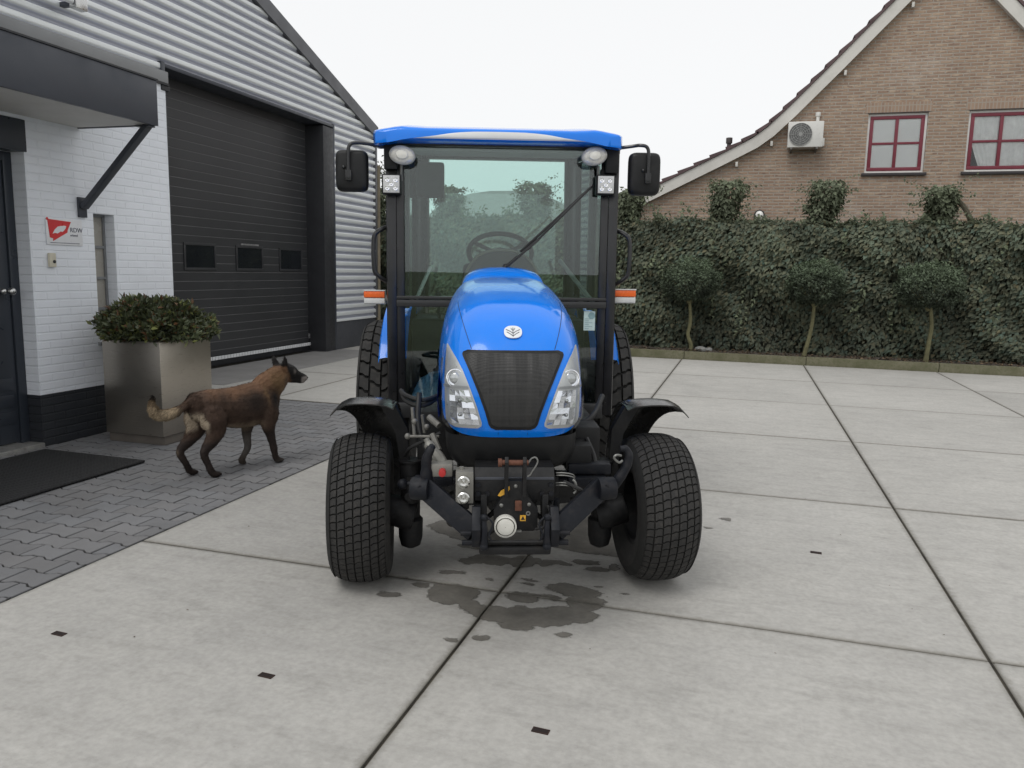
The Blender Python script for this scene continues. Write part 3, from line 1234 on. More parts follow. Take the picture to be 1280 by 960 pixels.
# ------------------------------------------------------------------ planter and shrub
m = NT('brushed stainless planter')
co = m.objco()
mp = m.n('ShaderNodeMapping')
mp.inputs['Scale'].default_value = (2, 2, 90)
m.l(co, mp.inputs['Vector'])
n1 = m.noise(mp.outputs[0], 4, 5, .6)
n0 = m.noise(co, 2.2, 4)
c = m.mix(m.ramp(n0, .3, .7), (.40, .365, .315), (.45, .41, .36))
m.set(Base_Color=c, Metallic=.95, Roughness=m.ramp(n1, .3, .7, .26, .36), Normal=m.bump(n1, .06, .002))
M_planter = m.m
pt = thing('planter', 'tall square brushed steel planter standing on the paving by the brick wall', 'planter', (-4.676, 5.37, 0))
hx, hy, ph = .280, .305, .835
b = B()
b.box(-hx, hx, -hy, hy, .075, ph, .004)
b.build('box', M_planter, pt)
b = B()
b.box(-hx + .0, hx - .02, -hy + .03, hy - .03, .0, .074)
b.build('foot', simple('planter foot', (.17, .15, .13), .6, .4), pt, smooth=False)
b = B()
b.box(-hx + .02, hx - .02, -hy + .02, hy - .02, ph + .001, ph + .006)
b.build('soil', M_soil, pt, smooth=False)

M_shrubleaf = leaf_mat('glossy shrub leaf', (.088, .105, .056), .36, .2)
sh = thing('planter_shrub', 'dense rounded evergreen shrub growing out of the steel planter', 'shrub', (-4.690, 5.37, ph))
n = 6500
u = rng.normal(size=(n, 3))
u[:, 2] = np.abs(u[:, 2]) * 1.0 - .12
u = unit(u)
rad = .74 + .30 * rng.random(n) ** .45
nz = np.array([noise.fractal(Vector(q * 2.6), 1, 2, 3) for q in u])
rad = rad * (1 + .30 * nz)
P = u * rad[:, None] * np.array([[.41, .40, .255]])
P[:, 2] = np.maximum(P[:, 2], -.05 + .03 * rng.random(n)) + .035
P[:, 2] *= 1
A = u * .8 + rng.normal(size=(n, 3)) * .55 + np.array([[0, 0, .35]])
Nn = u + rng.normal(size=(n, 3)) * .4 + np.array([[0, 0, .7]])
tn = (.55 + .75 * rng.random((n, 1))) * (1 + .6 * nz[:, None])
tc = tn * np.array([[1, 1, 1.]])
red = rng.random(n) < .10
tc[red] = tn[red] * np.array([[1.7, .75, .7]])
tip = rng.random(n) < .18
tc[tip] = tn[tip] * np.array([[1.7, 1.55, 1.0]])
V, F, T = leaf_mesh(P, A, Nn, rng.uniform(.036, .07, n), rng.uniform(.018, .032, n), tc)
from_np('foliage', V, F, M_shrubleaf, sh, T)
b = B()
for k in range(26):
    a = rng.uniform(0, 6.28)
    r = rng.uniform(.1, .33)
    b.tube([(0 + .1 * math.cos(a), .1 * math.sin(a), 0), (r * .7 * math.cos(a), r * .7 * math.sin(a), .12), (r * math.cos(a), r * math.sin(a), .22)], .006, 5)
b.build('stem', simple('shrub stem', (.05, .035, .025), .8), sh)
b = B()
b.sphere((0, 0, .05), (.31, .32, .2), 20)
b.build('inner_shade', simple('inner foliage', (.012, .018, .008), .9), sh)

# ================================================================== HEDGE, IVY, TREES
M_ivy = leaf_mat('ivy leaf', (.112, .128, .086), .72, .25)
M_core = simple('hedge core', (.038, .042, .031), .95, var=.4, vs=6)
HY = 14.55
HX0, HX1 = -10.5, 8.5
htop = lambda x: 2.40 - .012 * (x + 2) + .07 * noise.noise(Vector((x * 1.3, 3.3, 0))) + .05 * noise.noise(Vector((x * 4.1, 8.1, 0)))


def fbm(x, z, s, o=0.):
    return noise.fractal(Vector((x * s, z * s, o)), 1, 2, 3)


def hfront(x, z):
    # shaggy overlapping drapes running down to the left
    q = x * .75 + z * .8
    d = noise.noise(Vector((q * 2.4, (z - x) * .75, 1.3)))
    e = noise.noise(Vector((x * 1.1, z * 1.1, 5.0)))
    return HY - .22 * d - .10 * e - .12 * math.exp(-((z - 2.1) / .5) ** 2)


hd = thing('hedge', 'long ivy covered hedge behind the kerb, dark green and shaggy', 'hedge', (0, HY, 0))
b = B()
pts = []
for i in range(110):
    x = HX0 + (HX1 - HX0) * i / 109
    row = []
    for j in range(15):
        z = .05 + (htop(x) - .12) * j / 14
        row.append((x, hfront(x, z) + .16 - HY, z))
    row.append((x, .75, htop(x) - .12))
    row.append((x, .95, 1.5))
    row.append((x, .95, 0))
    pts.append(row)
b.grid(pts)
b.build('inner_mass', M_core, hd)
n = 88000
xs = rng.uniform(HX0, HX1, n)
zz = rng.random(n) ** .85
P = np.zeros((n, 3))
A = np.zeros((n, 3))
Nn = np.zeros((n, 3))
tn = np.zeros(n)
top = rng.random(n) < .14
for i in range(n):
    x = xs[i]
    ht = htop(x)
    if top[i]:
        y = rng.uniform(0, .75)
        z = ht - .06 + .10 * rng.random() + .05 * fbm(x, y, 2.0)
        P[i] = (x, hfront(x, ht) - HY + y - .02, z)
        A[i] = (rng.normal() * .7, -.5 + rng.normal() * .5, .3 + rng.normal() * .4)
        Nn[i] = (rng.normal() * .3, -.3, 1)
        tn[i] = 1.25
    else:
        z = .06 + zz[i] * (ht - .06)
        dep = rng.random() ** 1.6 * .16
        P[i] = (x, hfront(x, z) - HY + dep - .02, z)
        g = noise.noise(Vector((x * 1.4, z * 1.4, 9.0)))
        sw = noise.noise(Vector((x * .9 + 4, z * .9, 2.0)))
        A[i] = (-.55 + .9 * sw + rng.normal() * .35, -.45 + rng.normal() * .25, -.75 + rng.normal() * .35)
        Nn[i] = (rng.normal() * .35 + .5 * sw, -1.0, .75 + rng.normal() * .35)
        dd = noise.noise(Vector(((x * .75 + z * .8) * 2.4, (z - x) * .75, 1.3)))
        tn[i] = (1.0 + .3 * g + .5 * dd) * (1.05 - dep * 2.2) * (.66 + .40 * min(1, z / 1.6))  # recessed, deeper and lower leaves darkened: shade put into the tint
tn *= rng.uniform(.84, 1.14, n)
hue = rng.normal(size=(n, 1)) * .10
tc = tn[:, None] * np.concatenate([1 + hue, np.ones((n, 1)), 1 - hue * .6], 1)
L = rng.uniform(.045, .115, n)
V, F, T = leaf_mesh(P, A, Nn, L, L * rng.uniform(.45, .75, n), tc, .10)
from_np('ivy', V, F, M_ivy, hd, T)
# loose sprigs above the top line and hanging strands
sp = []
for k in range(95):
    x = rng.uniform(HX0, HX1)
    z0 = htop(x)
    ln = rng.uniform(.08, .34) if rng.random() < .8 else rng.uniform(.3, .55)
    dx = rng.normal() * .7
    for s in np.linspace(0, 1, int(5 + ln * 40)):
        sp.append((x + dx * ln * s, hfront(x, z0) - HY + rng.uniform(0, .2), z0 - .03 + ln * s * (1 - .25 * s), 1.15))
for k in range(60):
    x = rng.uniform(HX0, HX1)
    z0 = rng.uniform(1.2, 2.4)
    ln = rng.uniform(.4, .9)
    dx = rng.normal() * .35 - .25
    for s in np.linspace(0, 1, int(ln * 30)):
        z = z0 - ln * s
        if z > .1:
            sp.append((x + dx * ln * s, hfront(x + dx * ln * s, z) - HY - .07 - .03 * math.sin(s * 3), z, rng.uniform(1.0, 1.6)))
sp = np.array(sp)
n = len(sp)
A = rng.normal(size=(n, 3)) * .7 + np.array([[0, -.3, -.3]])
Nn = rng.normal(size=(n, 3)) * .5 + np.array([[0, -.8, .7]])
tc = sp[:, 3:4] * rng.uniform(.7, 1.3, (n, 1)) * np.array([[1.02, 1.05, .95]])
V, F, T = leaf_mesh(sp[:, :3] + rng.normal(size=(n, 3)) * .012, A, Nn, rng.uniform(.05, .1, n), rng.uniform(.03, .06, n), tc)
from_np('sprig', V, F, M_ivy, hd, T)

# ivy topped posts standing in the hedge
post_x = [(-7.45, 3.02, 0, 'ivy topped post at the far left, between the workshop and the tractor cab'),
          (-5.74, 3.08, .2, 'ivy topped post seen through the left half of the tractor windscreen'),
          (-3.95, 3.12, .4, 'ivy topped post seen through the right half of the tractor windscreen'),
          (-2.12, 2.98, .6, 'ivy topped post just right of the tractor cab, beside the mirror'),
          (-.42, 3.12, .3, 'narrow ivy topped post in front of the low end of the house roof'),
          (1.20, 3.10, .8, 'ivy topped post standing below the air conditioner'),
          (2.98, 2.98, 1.0, 'ivy topped post leaning to a side limb below and between the two house windows')]
M_bark = simple('bark', (.085, .075, .05), .9, var=.3, vs=14, bump=.5, bs=60)
for k, (px, pz, sd, lab) in enumerate(post_x):
    t = thing('ivy_post', lab, 'ivy post', (px, HY + .2, 0), group='ivy topped posts standing in the hedge')
    b = B()
    b.tube([(0, .1, 1.6), (.02, .08, 2.3), (-.02, .05, pz - .1)], [.07, .06, .05], 8, smooth=3)
    if k == 6:
        b.tube([(.1, .0, 2.9), (.35, -.05, 2.68), (.52, -.05, 2.4)], [.03, .04, .045], 8, smooth=3)
    b.build('post', M_bark, t)
    r = np.random.default_rng(100 + k)
    n = 1500
    hgt = r.random(n)
    zc = 2.25 + hgt * (pz - 2.25)
    rad0 = np.interp(hgt, [0, .3, .65, .9, 1], [.22, .19, .23, .26, .10]) * (.85 + .1 * (k % 3))
    a = r.uniform(0, 2 * math.pi, n)
    rr = rad0 * np.sqrt(r.uniform(.25, 1.35, n)) * np.array([1 + .35 * noise.noise(Vector((math.cos(q) * 1.5 + k, math.sin(q) * 1.5, h * 3))) for q, h in zip(a, hgt)])
    ox = .06 * np.sin(hgt * 3 + k)
    P = np.stack([ox + rr * np.cos(a), rr * np.sin(a), zc], 1)
    A = np.stack([np.cos(a) * .6, np.sin(a) * .6, np.full(n, -.5)], 1) + r.normal(size=(n, 3)) * .4
    Nn = np.stack([np.cos(a), np.sin(a), np.full(n, .8)], 1) + r.normal(size=(n, 3)) * .3
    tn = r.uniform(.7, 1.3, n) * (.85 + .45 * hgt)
    # tendrils
    td = []
    for q in range(46 if k in (2, 4, 5) else 34):
        aa = r.uniform(-.6, .6) + (0 if r.random() < .5 else math.pi)
        ln = r.uniform(.15, .6)
        z0 = r.uniform(2.55, pz)
        rise = r.uniform(-.1, .35)
        bend = r.uniform(.0, .45)
        for s in np.linspace(.25, 1, int(6 + ln * 26)):
            td.append((math.cos(aa) * ln * s, math.sin(aa) * ln * s * .6, z0 + rise * s * ln * 2 - bend * s * s * ln))
    td = np.array(td) + r.normal(size=(len(td), 3)) * .012
    m_ = len(td)
    P = np.concatenate([P, td])
    A = np.concatenate([A, r.normal(size=(m_, 3)) + np.array([[0, 0, -.3]])])
    Nn = np.concatenate([Nn, r.normal(size=(m_, 3)) * .6 + np.array([[0, -.4, .8]])])
    tn = np.concatenate([tn, r.uniform(.9, 1.7, m_)])
    Ls = np.concatenate([r.uniform(.055, .11, n), r.uniform(.03, .065, m_)])
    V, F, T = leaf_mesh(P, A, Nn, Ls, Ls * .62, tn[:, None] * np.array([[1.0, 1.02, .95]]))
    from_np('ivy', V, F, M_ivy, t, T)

# ball topped trees in the bed
M_topi = leaf_mat('topiary leaf', (.078, .104, .062), .65, .2)
M_tbark = simple('greenish bark', (.135, .128, .065), .85, var=.25, vs=10, bump=.4, bs=50)
for k, (x0, x1, lab) in enumerate([(-.89, -.95, 'ball topped small tree with crooked trunk, nearest the tractor'),
                                   (1.05, 1.12, 'ball topped small tree with leaning trunk, middle one of the three before the hedge'),
                                   (2.91, 2.85, 'ball topped small tree furthest right, standing below the gap between the house windows')]):
    t = thing('ball_tree', lab, 'tree', (x0, 14.12, .1), group='ball topped trees along the kerb')
    dx = x1 - x0
    b = B()
    if k == 0:
        tp = [(0, 0, -.05), (.01, 0, .12), (-.05, 0, .3), (-.02, 0, .55), (dx, 0, .95)]
    elif k == 1:
        tp = [(-.05, 0, -.05), (.0, 0, .2), (.05, 0, .5), (dx, 0, .95)]
    else:
        tp = [(-.02, 0, -.05), (.0, 0, .3), (.02, 0, .6), (dx * .5, 0, .95)]
    b.tube(tp, [.044, .036, .033, .031, .027], 8, smooth=4)
    for q in range(7):
        a = q * .9 + k
        b.tube([(dx, 0, .85), (dx + .2 * math.cos(a), .2 * math.sin(a), 1.1), (dx + .34 * math.cos(a), .34 * math.sin(a), 1.25)], [.022, .014, .008], 6)
    b.build('trunk', M_tbark, t)
    r = np.random.default_rng(40 + k)
    n = 7500
    u = unit(r.normal(size=(n, 3)))
    nz = np.array([noise.fractal(Vector(q * 2.2 + np.array([k * 5., 0, 0])), 1, 2, 4) for q in u])
    rad = (.55 + .45 * r.random(n) ** .5) * (1 + .22 * nz)
    sc = np.array([[(.50, .50, .40), (.47, .47, .385), (.53, .52, .39)][k]])
    P = u * rad[:, None] * sc
    P[:, 2] = np.where(P[:, 2] < -.26, -.26 + (P[:, 2] + .26) * .5, P[:, 2]) + 1.24
    P[:, 0] += dx
    A = u * .5 + r.normal(size=(n, 3)) * .7
    Nn = u + r.normal(size=(n, 3)) * .4 + np.array([[0, 0, .6]])
    tn = r.uniform(.5, 1.35, n) * (1 + .6 * nz) * (.55 + .8 * np.clip(u[:, 2] + .35, 0, 1.2))  # lit crown top and shaded underside put into the leaf tint
    Ls = r.uniform(.03, .058, n)
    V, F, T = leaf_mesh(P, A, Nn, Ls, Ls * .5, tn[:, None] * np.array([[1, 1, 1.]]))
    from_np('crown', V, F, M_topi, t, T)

b = B()
for c_, r_ in (((0, 0, 0), (.11, .07, .055)), ((.13, .03, -.01), (.07, .06, .045))):
    b.sphere(c_, r_, 12)
for v in b.b.verts:
    v.co += v.co.normalized() * .02 * noise.noise(v.co * 14)
o = b.build('bed_stone', simple('grey stone', (.20, .20, .19), .9, bump=.4, bs=40))
o.location = (-.70, 14.12, .15)
tag(o, 'pale grey stone lying on the bed right of the leftmost ball tree', 'stone')

# ================================================================== HOUSE
HW = 17.5
M_hbrick = brick_mat('house brick', 'X', ((.37, .26, .185), (.30, .205, .15), (.43, .325, .24), (.20, .13, .10)), (.36, .315, .265), (.215, .0635), .012, .005, .9, ((.50, .46, .42), .4))
M_barge = simple('weathered white board', (.62, .60, .56), .65, var=.06, vs=1.5, dirt=.35, dirtcol=(.40, .38, .34))
M_tile = simple('dark red roof tile', (.10, .062, .065), .7, var=.25, vs=3, bump=.3, bs=20)
hs_ = thing('brick_house', 'brown brick house gable with swept white bargeboard and red framed windows', 'house', (3.4, HW, 0))
HO = Vector((3.4, HW, 0))


class H(B):
    def build(self, name, mat, parent=None, **k):
        for v in self.b.verts:
            v.co -= HO
        return B.build(self, name, mat, parent or hs_, **k)


AX = 3.39                                # axis of the gable
rake = [(-2.40, 2.88), (-1.5, 3.32), (-.6, 3.76), (.05, 4.09), (.35, 4.31), (.75, 4.70), (1.5, 5.48), (2.5, 6.55), (AX, 7.50)]
rl = [Vector((x, 0, z)) for x, z in rake]
full = [(x, z) for x, z in rake] + [(2 * AX - x, z) for x, z in rake[-2::-1]]
hw = [(2.131, 3.214, 3.545, 4.70), (3.926, 5.09, 3.545, 4.70)]
# wall built around the window openings: columns of quads clipped under the rake
b = H()
zr = lambda x: interp(min(x, 2 * AX - x), [p[0] for p in rake], [p[1] for p in rake])
xb = sorted(set([-2.35, 2 * AX + 2.35] + [round(-2.35 + .25 * k, 3) for k in range(1, 46)] + [v for q in hw for v in q[:2]]))
for x0, x1 in zip(xb, xb[1:]):
    if x1 - x0 < 1e-4:
        continue
    xm = (x0 + x1) / 2
    spans = [(0, None)]
    for a, c, z0, z1 in hw:
        if a - 1e-6 <= xm <= c + 1e-6:
            spans = [(0, z0), (z1, None)]
    for z0, z1 in spans:
        za, zb_ = (zr(x0), zr(x1)) if z1 is None else (z1, z1)
        q = [b.b.verts.new(p) for p in ((x0, HW, z0), (x1, HW, z0), (x1, HW, zb_), (x0, HW, za))]
        q2 = [b.b.verts.new((v.co.x, HW + .25, v.co.z)) for v in q]
        b.b.faces.new(q)
        b.b.faces.new(q2[::-1])
for a, c, z0, z1 in hw:
    for p in (((a, z0), (a, z1)), ((c, z0), (c, z1)), ((a, z0), (c, z0)), ((a, z1), (c, z1))):
        (xa, za), (xc, zc_) = p
        b.b.faces.new([b.b.verts.new(q) for q in ((xa, HW, za), (xc, HW, zc_), (xc, HW + .25, zc_), (xa, HW + .25, za))])
b.box(-2.35, -2.1, HW + .251, HW + 9, 0, 2.9)
b.box(2 * AX + 2.1, 2 * AX + 2.35, HW + .251, HW + 9, 0, 2.9)
b.build('wall', M_hbrick, smooth=False, recalc=False)
# interior darkness
b = H()
b.box(1.9, 5.3, HW + 1.2, HW + 1.25, 3.3, 4.9)
b.build('room_back', simple('dim room', (.10, .10, .10), .9), smooth=False)


def sweep(path, prof, fn=None):
    """path: list (x,z); prof: (offset along normal(up), y)"""
    rings = []
    for i, (x, z) in enumerate(path):
        a = Vector(path[max(i - 1, 0)])
        c = Vector(path[min(i + 1, len(path) - 1)])
        t = (c - a).normalized()
        nrm = Vector((-t.y, t.x))
        rings.append([(x + nrm.x * o, y, z + nrm.y * o) for o, y in prof])
    return rings


dense = []
for (x0, z0), (x1, z1) in zip(rake, rake[1:]):
    for k in range(6):
        dense.append((x0 + (x1 - x0) * k / 6, z0 + (z1 - z0) * k / 6))
dense.append(rake[-1])
right = [(2 * AX - x, z) for x, z in dense]
b = H()
b.loft(sweep(dense, [(-.01, HW - .13), (.21, HW - .13), (.21, HW - .085), (-.01, HW - .085)]))
b.loft(sweep(right[::-1], [(-.01, HW - .13), (.21, HW - .13), (.21, HW - .085), (-.01, HW - .085)]))
b.box(-2.50, -2.34, HW - .15, HW + .0, 2.80, 2.98, .01)
b.build('bargeboard', M_barge)
b = H()
b.loft(sweep(dense, [(.0, HW - .085), (.03, HW - .085), (.03, HW + .01), (.0, HW + .01)]))
b.loft(sweep(right[::-1], [(.0, HW - .085), (.03, HW - .085), (.03, HW + .01), (.0, HW + .01)]))
b.build('eaves_soffit', M_barge)
# roof tiles: stepped courses along the slope
cum = [0]
for p, q in zip(dense, dense[1:]):
    cum.append(cum[-1] + math.dist(p, q))
rx = lambda s: (interp(s, cum, [p[0] for p in dense]), interp(s, cum, [p[1] for p in dense]))
b = H()
s = 0
while s < cum[-1] - .02:
    s1 = min(s + .36, cum[-1])
    for mir in (False, True):
        p0, p1 = rx(s), rx(s1)
        t = (Vector(p1) - Vector(p0)).normalized()
        nn = Vector((-t.y, t.x))
        poly = [Vector(p0) + nn * .215, Vector(p1) + nn * .215, Vector(p1) + nn * .255, Vector(p0) + nn * .30]
        poly = [(p.x if not mir else 2 * AX - p.x, p.y) for p in poly]
        b.prism(poly, lambda u, v, d: (u, d, v), HW - .16, HW + 9)
    s = s1
roof = b.build('roof', M_tile, smooth=False)
b = H()
b.cyl((-.545, HW + .5, 3.85), (-.545, HW + .5, 4.30), .045)
b.cyl((-.545, HW + .5, 4.27), (-.545, HW + .5, 4.39), .068, bevel=.01)
b.build('vent_pipe', simple('dark vent', (.06, .05, .05), .6), roof)
M_red = simple('dark red window paint', (.17, .018, .035), .4, var=.08)
M_wfr = simple('white window frame', (.68, .67, .65), .45, var=.05)
M_sill = simple('dark sill', (.035, .03, .032), .5)
M_soldier = brick_mat('soldier course', 'Z', ((.36, .25, .18), (.30, .20, .15)), (.33, .28, .23), (.5, .0635), .011, .004)
m = NT('soldier brick')
uv, pos, sp_ = axis_co(m, 'Z', 'X')
br = m.n('ShaderNodeTexBrick')
br.offset = 0
for k_, v_ in (('Scale', 1), ('Brick Width', .22), ('Row Height', .0635), ('Mortar Size', .010)):
    br.inputs[k_].default_value = v_
br.inputs['Color1'].default_value = (.34, .24, .175, 1)
br.inputs['Color2'].default_value = (.28, .19, .14, 1)
br.inputs['Mortar'].default_value = (.34, .29, .24, 1)
m.l(uv, br.inputs['Vector'])
m.set(Base_Color=br.outputs['Color'], Roughness=.9)
M_soldier = m.m
m = NT('window glass reflecting')
m.set(Base_Color=(.30, .31, .31), Roughness=.08)
mt = m.n('ShaderNodeBsdfTransparent')
mt.inputs[0].default_value = (.99, .995, .995, 1)
gl = m.n('ShaderNodeBsdfGlossy')
gl.inputs['Roughness'].default_value = .04
fr = m.n('ShaderNodeFresnel')
fr.inputs[0].default_value = 1.5
ms = m.n('ShaderNodeMixShader')
m.l(m.math('MULTIPLY', fr.outputs[0], 1.0), ms.inputs[0])
m.l(mt.outputs[0], ms.inputs[1])
m.l(gl.outputs[0], ms.inputs[2])
m.l(ms.outputs[0], m.out.inputs[0])
M_hglass = m.m
M_blind = simple('pale blind', (.93, .94, .93), .8, var=.05, vs=2)
M_curt = simple('net curtain', (.88, .89, .88), .9, var=.1, vs=8)
for wi, (a, c, z0, z1) in enumerate(hw):
    y = HW + .05
    b = H()
    t = .045
    b.box(a + .001, c - .001, y, y + .09, z1 - t, z1 - .001, .004)
    b.box(a + .001, c - .001, y, y + .09, z0 + .001, z0 + t, .004)
    b.box(a + .001, a + t, y, y + .09, z0 + t, z1 - t, .004)
    b.box(c - t, c - .001, y, y + .09, z0 + t, z1 - t, .004)
    fr_ = b.build('window', M_wfr)
    b = H()
    i0, i1, j0, j1 = a + t + .002, c - t - .002, z0 + t + .002, z1 - t - .002
    s = .065
    b.box(i0, i1, y - .012, y + .06, j1 - s, j1, .004)
    b.box(i0, i1, y - .012, y + .06, j0, j0 + s, .004)
    b.box(i0, i0 + s, y - .012, y + .06, j0 + s, j1 - s, .004)
    b.box(i1 - s, i1, y - .012, y + .06, j0 + s, j1 - s, .004)
    xm, zm = (i0 + i1) / 2, (j0 + j1) / 2
    b.box(xm - .03, xm + .03, y - .009, y + .05, j0 + s, j1 - s, .004)
    b.box(i0 + s, xm - .031, y - .006, y + .05, zm - .022, zm + .022, .004)
    b.box(xm + .031, i1 - s, y - .006, y + .05, zm - .022, zm + .022, .004)
    b.build('sash', M_red, fr_)
    b = H()
    b.box(i0 + .03, i1 - .03, y + .010, y + .014, j0 + .03, j1 - .03)
    b.build('pane', M_hglass, fr_, smooth=False)
    if wi == 0:
        b = H()
        b.box(i0 + .02, i1 - .02, y + .022, y + .028, j0 + .06, j1 - .02)
        b.build('blind', M_blind, fr_, smooth=False)
    else:
        for sx in (0, 1):
            b = H()
            pts = []
            for i in range(25):
                q = i / 24
                row = []
                for jv in range(14):
                    v = jv / 13                # 0 top, 1 bottom
                    wid = (i1 - i0) * (.5 if sx == 0 else .52)
                    pull = max(0, v - .25) ** 1.4 * 1.0
                    x = q * wid
                    x = x * (1 - .0 * pull)
                    lim = wid * (1 - .0)
                    if sx == 0:
                        # drawn to the mullion at the bottom
                        X = i0 + pull * .34 + q * (wid - pull * .34)
                    else:
                        X = xm + q * (wid - pull * .10)
                    row.append((X, y + .040 + .009 * math.sin(q * 34), j1 - v * (j1 - j0 - .03)))
                pts.append(row)
            b.grid(pts)
            b.build('curtain', M_curt, fr_)
    b = H()
    b.box(a - .05, c + .05, HW - .06, HW + .05, z0 - .055, z0 - .002, .005)
    b.build('sill', M_sill, fr_)
    b = H()
    b.box(a - .06, c + .06, HW - .006, HW - .001, z1 + .012, z1 + .20)
    b.build('lintel_course', M_soldier, fr_, smooth=False)
    b = H()
    b.box(a - .02, c + .02, HW - .008, HW + .04, z1 + .001, z1 + .011)
    b.build('lintel_strip', M_sill, fr_, smooth=False)
# small white bosses under the bargeboard
b = H()
for x in (.32, -.35, 1.63, 2.75):
    z = zr(x) - .13
    b.box(x - .025, x + .025, HW - .10, HW - .001, z - .05, z + .05, .01)
b.split('bracket', M_barge)

# air conditioner on the gable
ac = thing('air_conditioner', 'white air conditioner unit mounted on the brick gable', 'air conditioner', (.62, HW, 4.03))
M_acw = simple('air conditioner white', (.66, .65, .62), .45, var=.05, dirt=.15)
b = B()
b.box(0, .665, -.36, -.06, .0, .50, .012)
b.box(.645, .70, -.3, -.08, .02, .18, .01)
b.build('casing', M_acw, ac)
b = B()
b.cyl((.235, -.362, .25), (.235, -.372, .25), .215, seg=40)
b.build('fan_opening', simple('fan dark', (.12, .12, .12), .6), ac)
b = B()
for r_ in (.06, .1, .14, .18, .215):
    b.tube([(.235 + r_ * math.cos(q * math.pi / 16), -.376, .25 + r_ * math.sin(q * math.pi / 16)) for q in range(33)], .0055, 5, cap=False)
for q in range(12):
    a = q * math.pi / 6
    b.tube([(.235 + .03 * math.cos(a), -.378, .25 + .03 * math.sin(a)), (.235 + .215 * math.cos(a), -.378, .25 + .215 * math.sin(a))], .005, 5)
b.cyl((.235, -.374, .25), (.235, -.384, .25), .04)
b.build('fan_grille', simple('grille grey', (.30, .30, .29), .5), ac)
b = B()
for x in (.08, .56):
    b.bar((x, -.002, -.02), (x, -.36, -.02), .035, .03)
    b.bar((x, -.002, -.05), (x, -.20, -.03), .03, .03)
b.split('bracket', simple('ac bracket', (.16, .15, .14), .6), ac)
b = B()
b.cyl((.56, -.06, .50), (.56, -.06, .66), .035)
b.cyl((.56, -.06, .64), (.56, -.06, .72), .052, bevel=.01)
b.build('pipe', M_acw, ac)
wl = thing('house_lamp', 'small round white lamp on the brick gable just above the hedge', 'lamp', (.17, HW, 2.70))
b = B()
b.sphere((0, -.08, 0), (.085, .075, .10), 16)
b.build('globe', simple('opal lamp', (.78, .78, .75), .3), wl)
b = B()
b.prism([(-.10, -.11), (.10, -.11), (.115, .02), (.08, .10), (0, .135), (-.08, .10), (-.115, .02)], lambda u, v, d: (u, -d, v), .001, .03, .004)
b.build('back_plate', simple('black lamp back', (.03, .03, .03), .5), wl)
# far neighbouring house behind the hedge, seen through the cab
fb = thing('far_house', 'pale hazy house roof beyond the hedge, seen through the cab windows', 'house', (-9.7, 31, 0))
b = B()
b.box(-3.2, 3.2, 0, 9, 0, 2.9)
b.build('wall', simple('far wall', (.50, .47, .44), .9, var=.1), fb, smooth=False)
b = B()
poly = [(-3.5, 2.7)] + [(3.5 * math.sin(R(a)), 2.7 + 1.95 * math.cos(R(a)) ** .8) for a in (-75, -55, -38, -22, -8, 8, 22, 38, 55, 75)] + [(3.5, 2.7)]
b.prism(poly, lambda u, v, d: (u, d, v), -.3, 9.3)
b.build('roof', simple('far roof', (.42, .42, .42), .8, var=.08), fb, angle=20)
fb2 = thing('far_house', 'long low grey roof further left beyond the hedge', 'house', (-16.5, 33, 0))
b = B()
b.box(-5, 5, 0, 8, 0, 2.6)
b.build('wall', simple('far wall b', (.42, .40, .38), .9), fb2, smooth=False)
b = B()
b.prism([(-.4, 2.4), (4, 4.1), (8.4, 2.4)], lambda u, v, d: (d, u, v), -5.3, 5.3)
b.build('roof', simple('far roof b', (.34, .33, .33), .85), fb2, smooth=False)

# loose tree behind the hedge, left of the house
M_far = leaf_mat('far tree leaf', (.07, .085, .05), .6, .2)
for k, (tx, ty, th_, tr, lab) in enumerate([(-2.9, 17.2, 3.15, .75, 'loose bushy tree behind the hedge at the low end of the house roof'),
                                            (-8.6, 18.5, 4.1, 1.0, 'loose twiggy tree behind the hedge beside the workshop corner')]):
    t = thing('background_tree', lab, 'tree', (tx, ty, 0))
    b = B()
    b.tube([(0, 0, 0), (.05, 0, 1.2), (0, .05, th_ - .6)], [.09, .07, .03], 8, smooth=3)
    r = np.random.default_rng(70 + k)
    P = []
    for q in range(60):
        a = r.uniform(0, 6.28)
        z0 = r.uniform(1.2, th_ - .5)
        ln = r.uniform(.4, 1.0) * tr
        e = Vector((math.cos(a) * ln, math.sin(a) * ln, z0 + r.uniform(.1, .7)))
        s0 = Vector((0, 0, z0))
        b.tube([s0, s0.lerp(e, .5) + Vector((0, 0, .06)), e], [.016, .009, .004], 5)
        for s in np.linspace(.25, 1, 42):
            p = s0.lerp(e, s)
            P.append((p.x + r.normal() * .08, p.y + r.normal() * .08, p.z + r.normal() * .08))
    b.build('trunk', M_bark, t)
    P = np.array(P)
    n = len(P)
    Ls = r.uniform(.05, .1, n)
    V, F, T = leaf_mesh(P, r.normal(size=(n, 3)), r.normal(size=(n, 3)) + np.array([[0, 0, .8]]), Ls, Ls * .55, r.uniform(.6, 1.4, (n, 1)) * np.ones((1, 3)))
    from_np('crown', V, F, M_far, t, T)

# ================================================================== TRACTOR
tr = thing('tractor', 'blue compact tractor with glass cab, turf tyres and black front linkage, standing on the concrete', 'tractor', (-1.025, 3.42, .002))
tr.rotation_euler = (0, R(-.45), R(19.3))


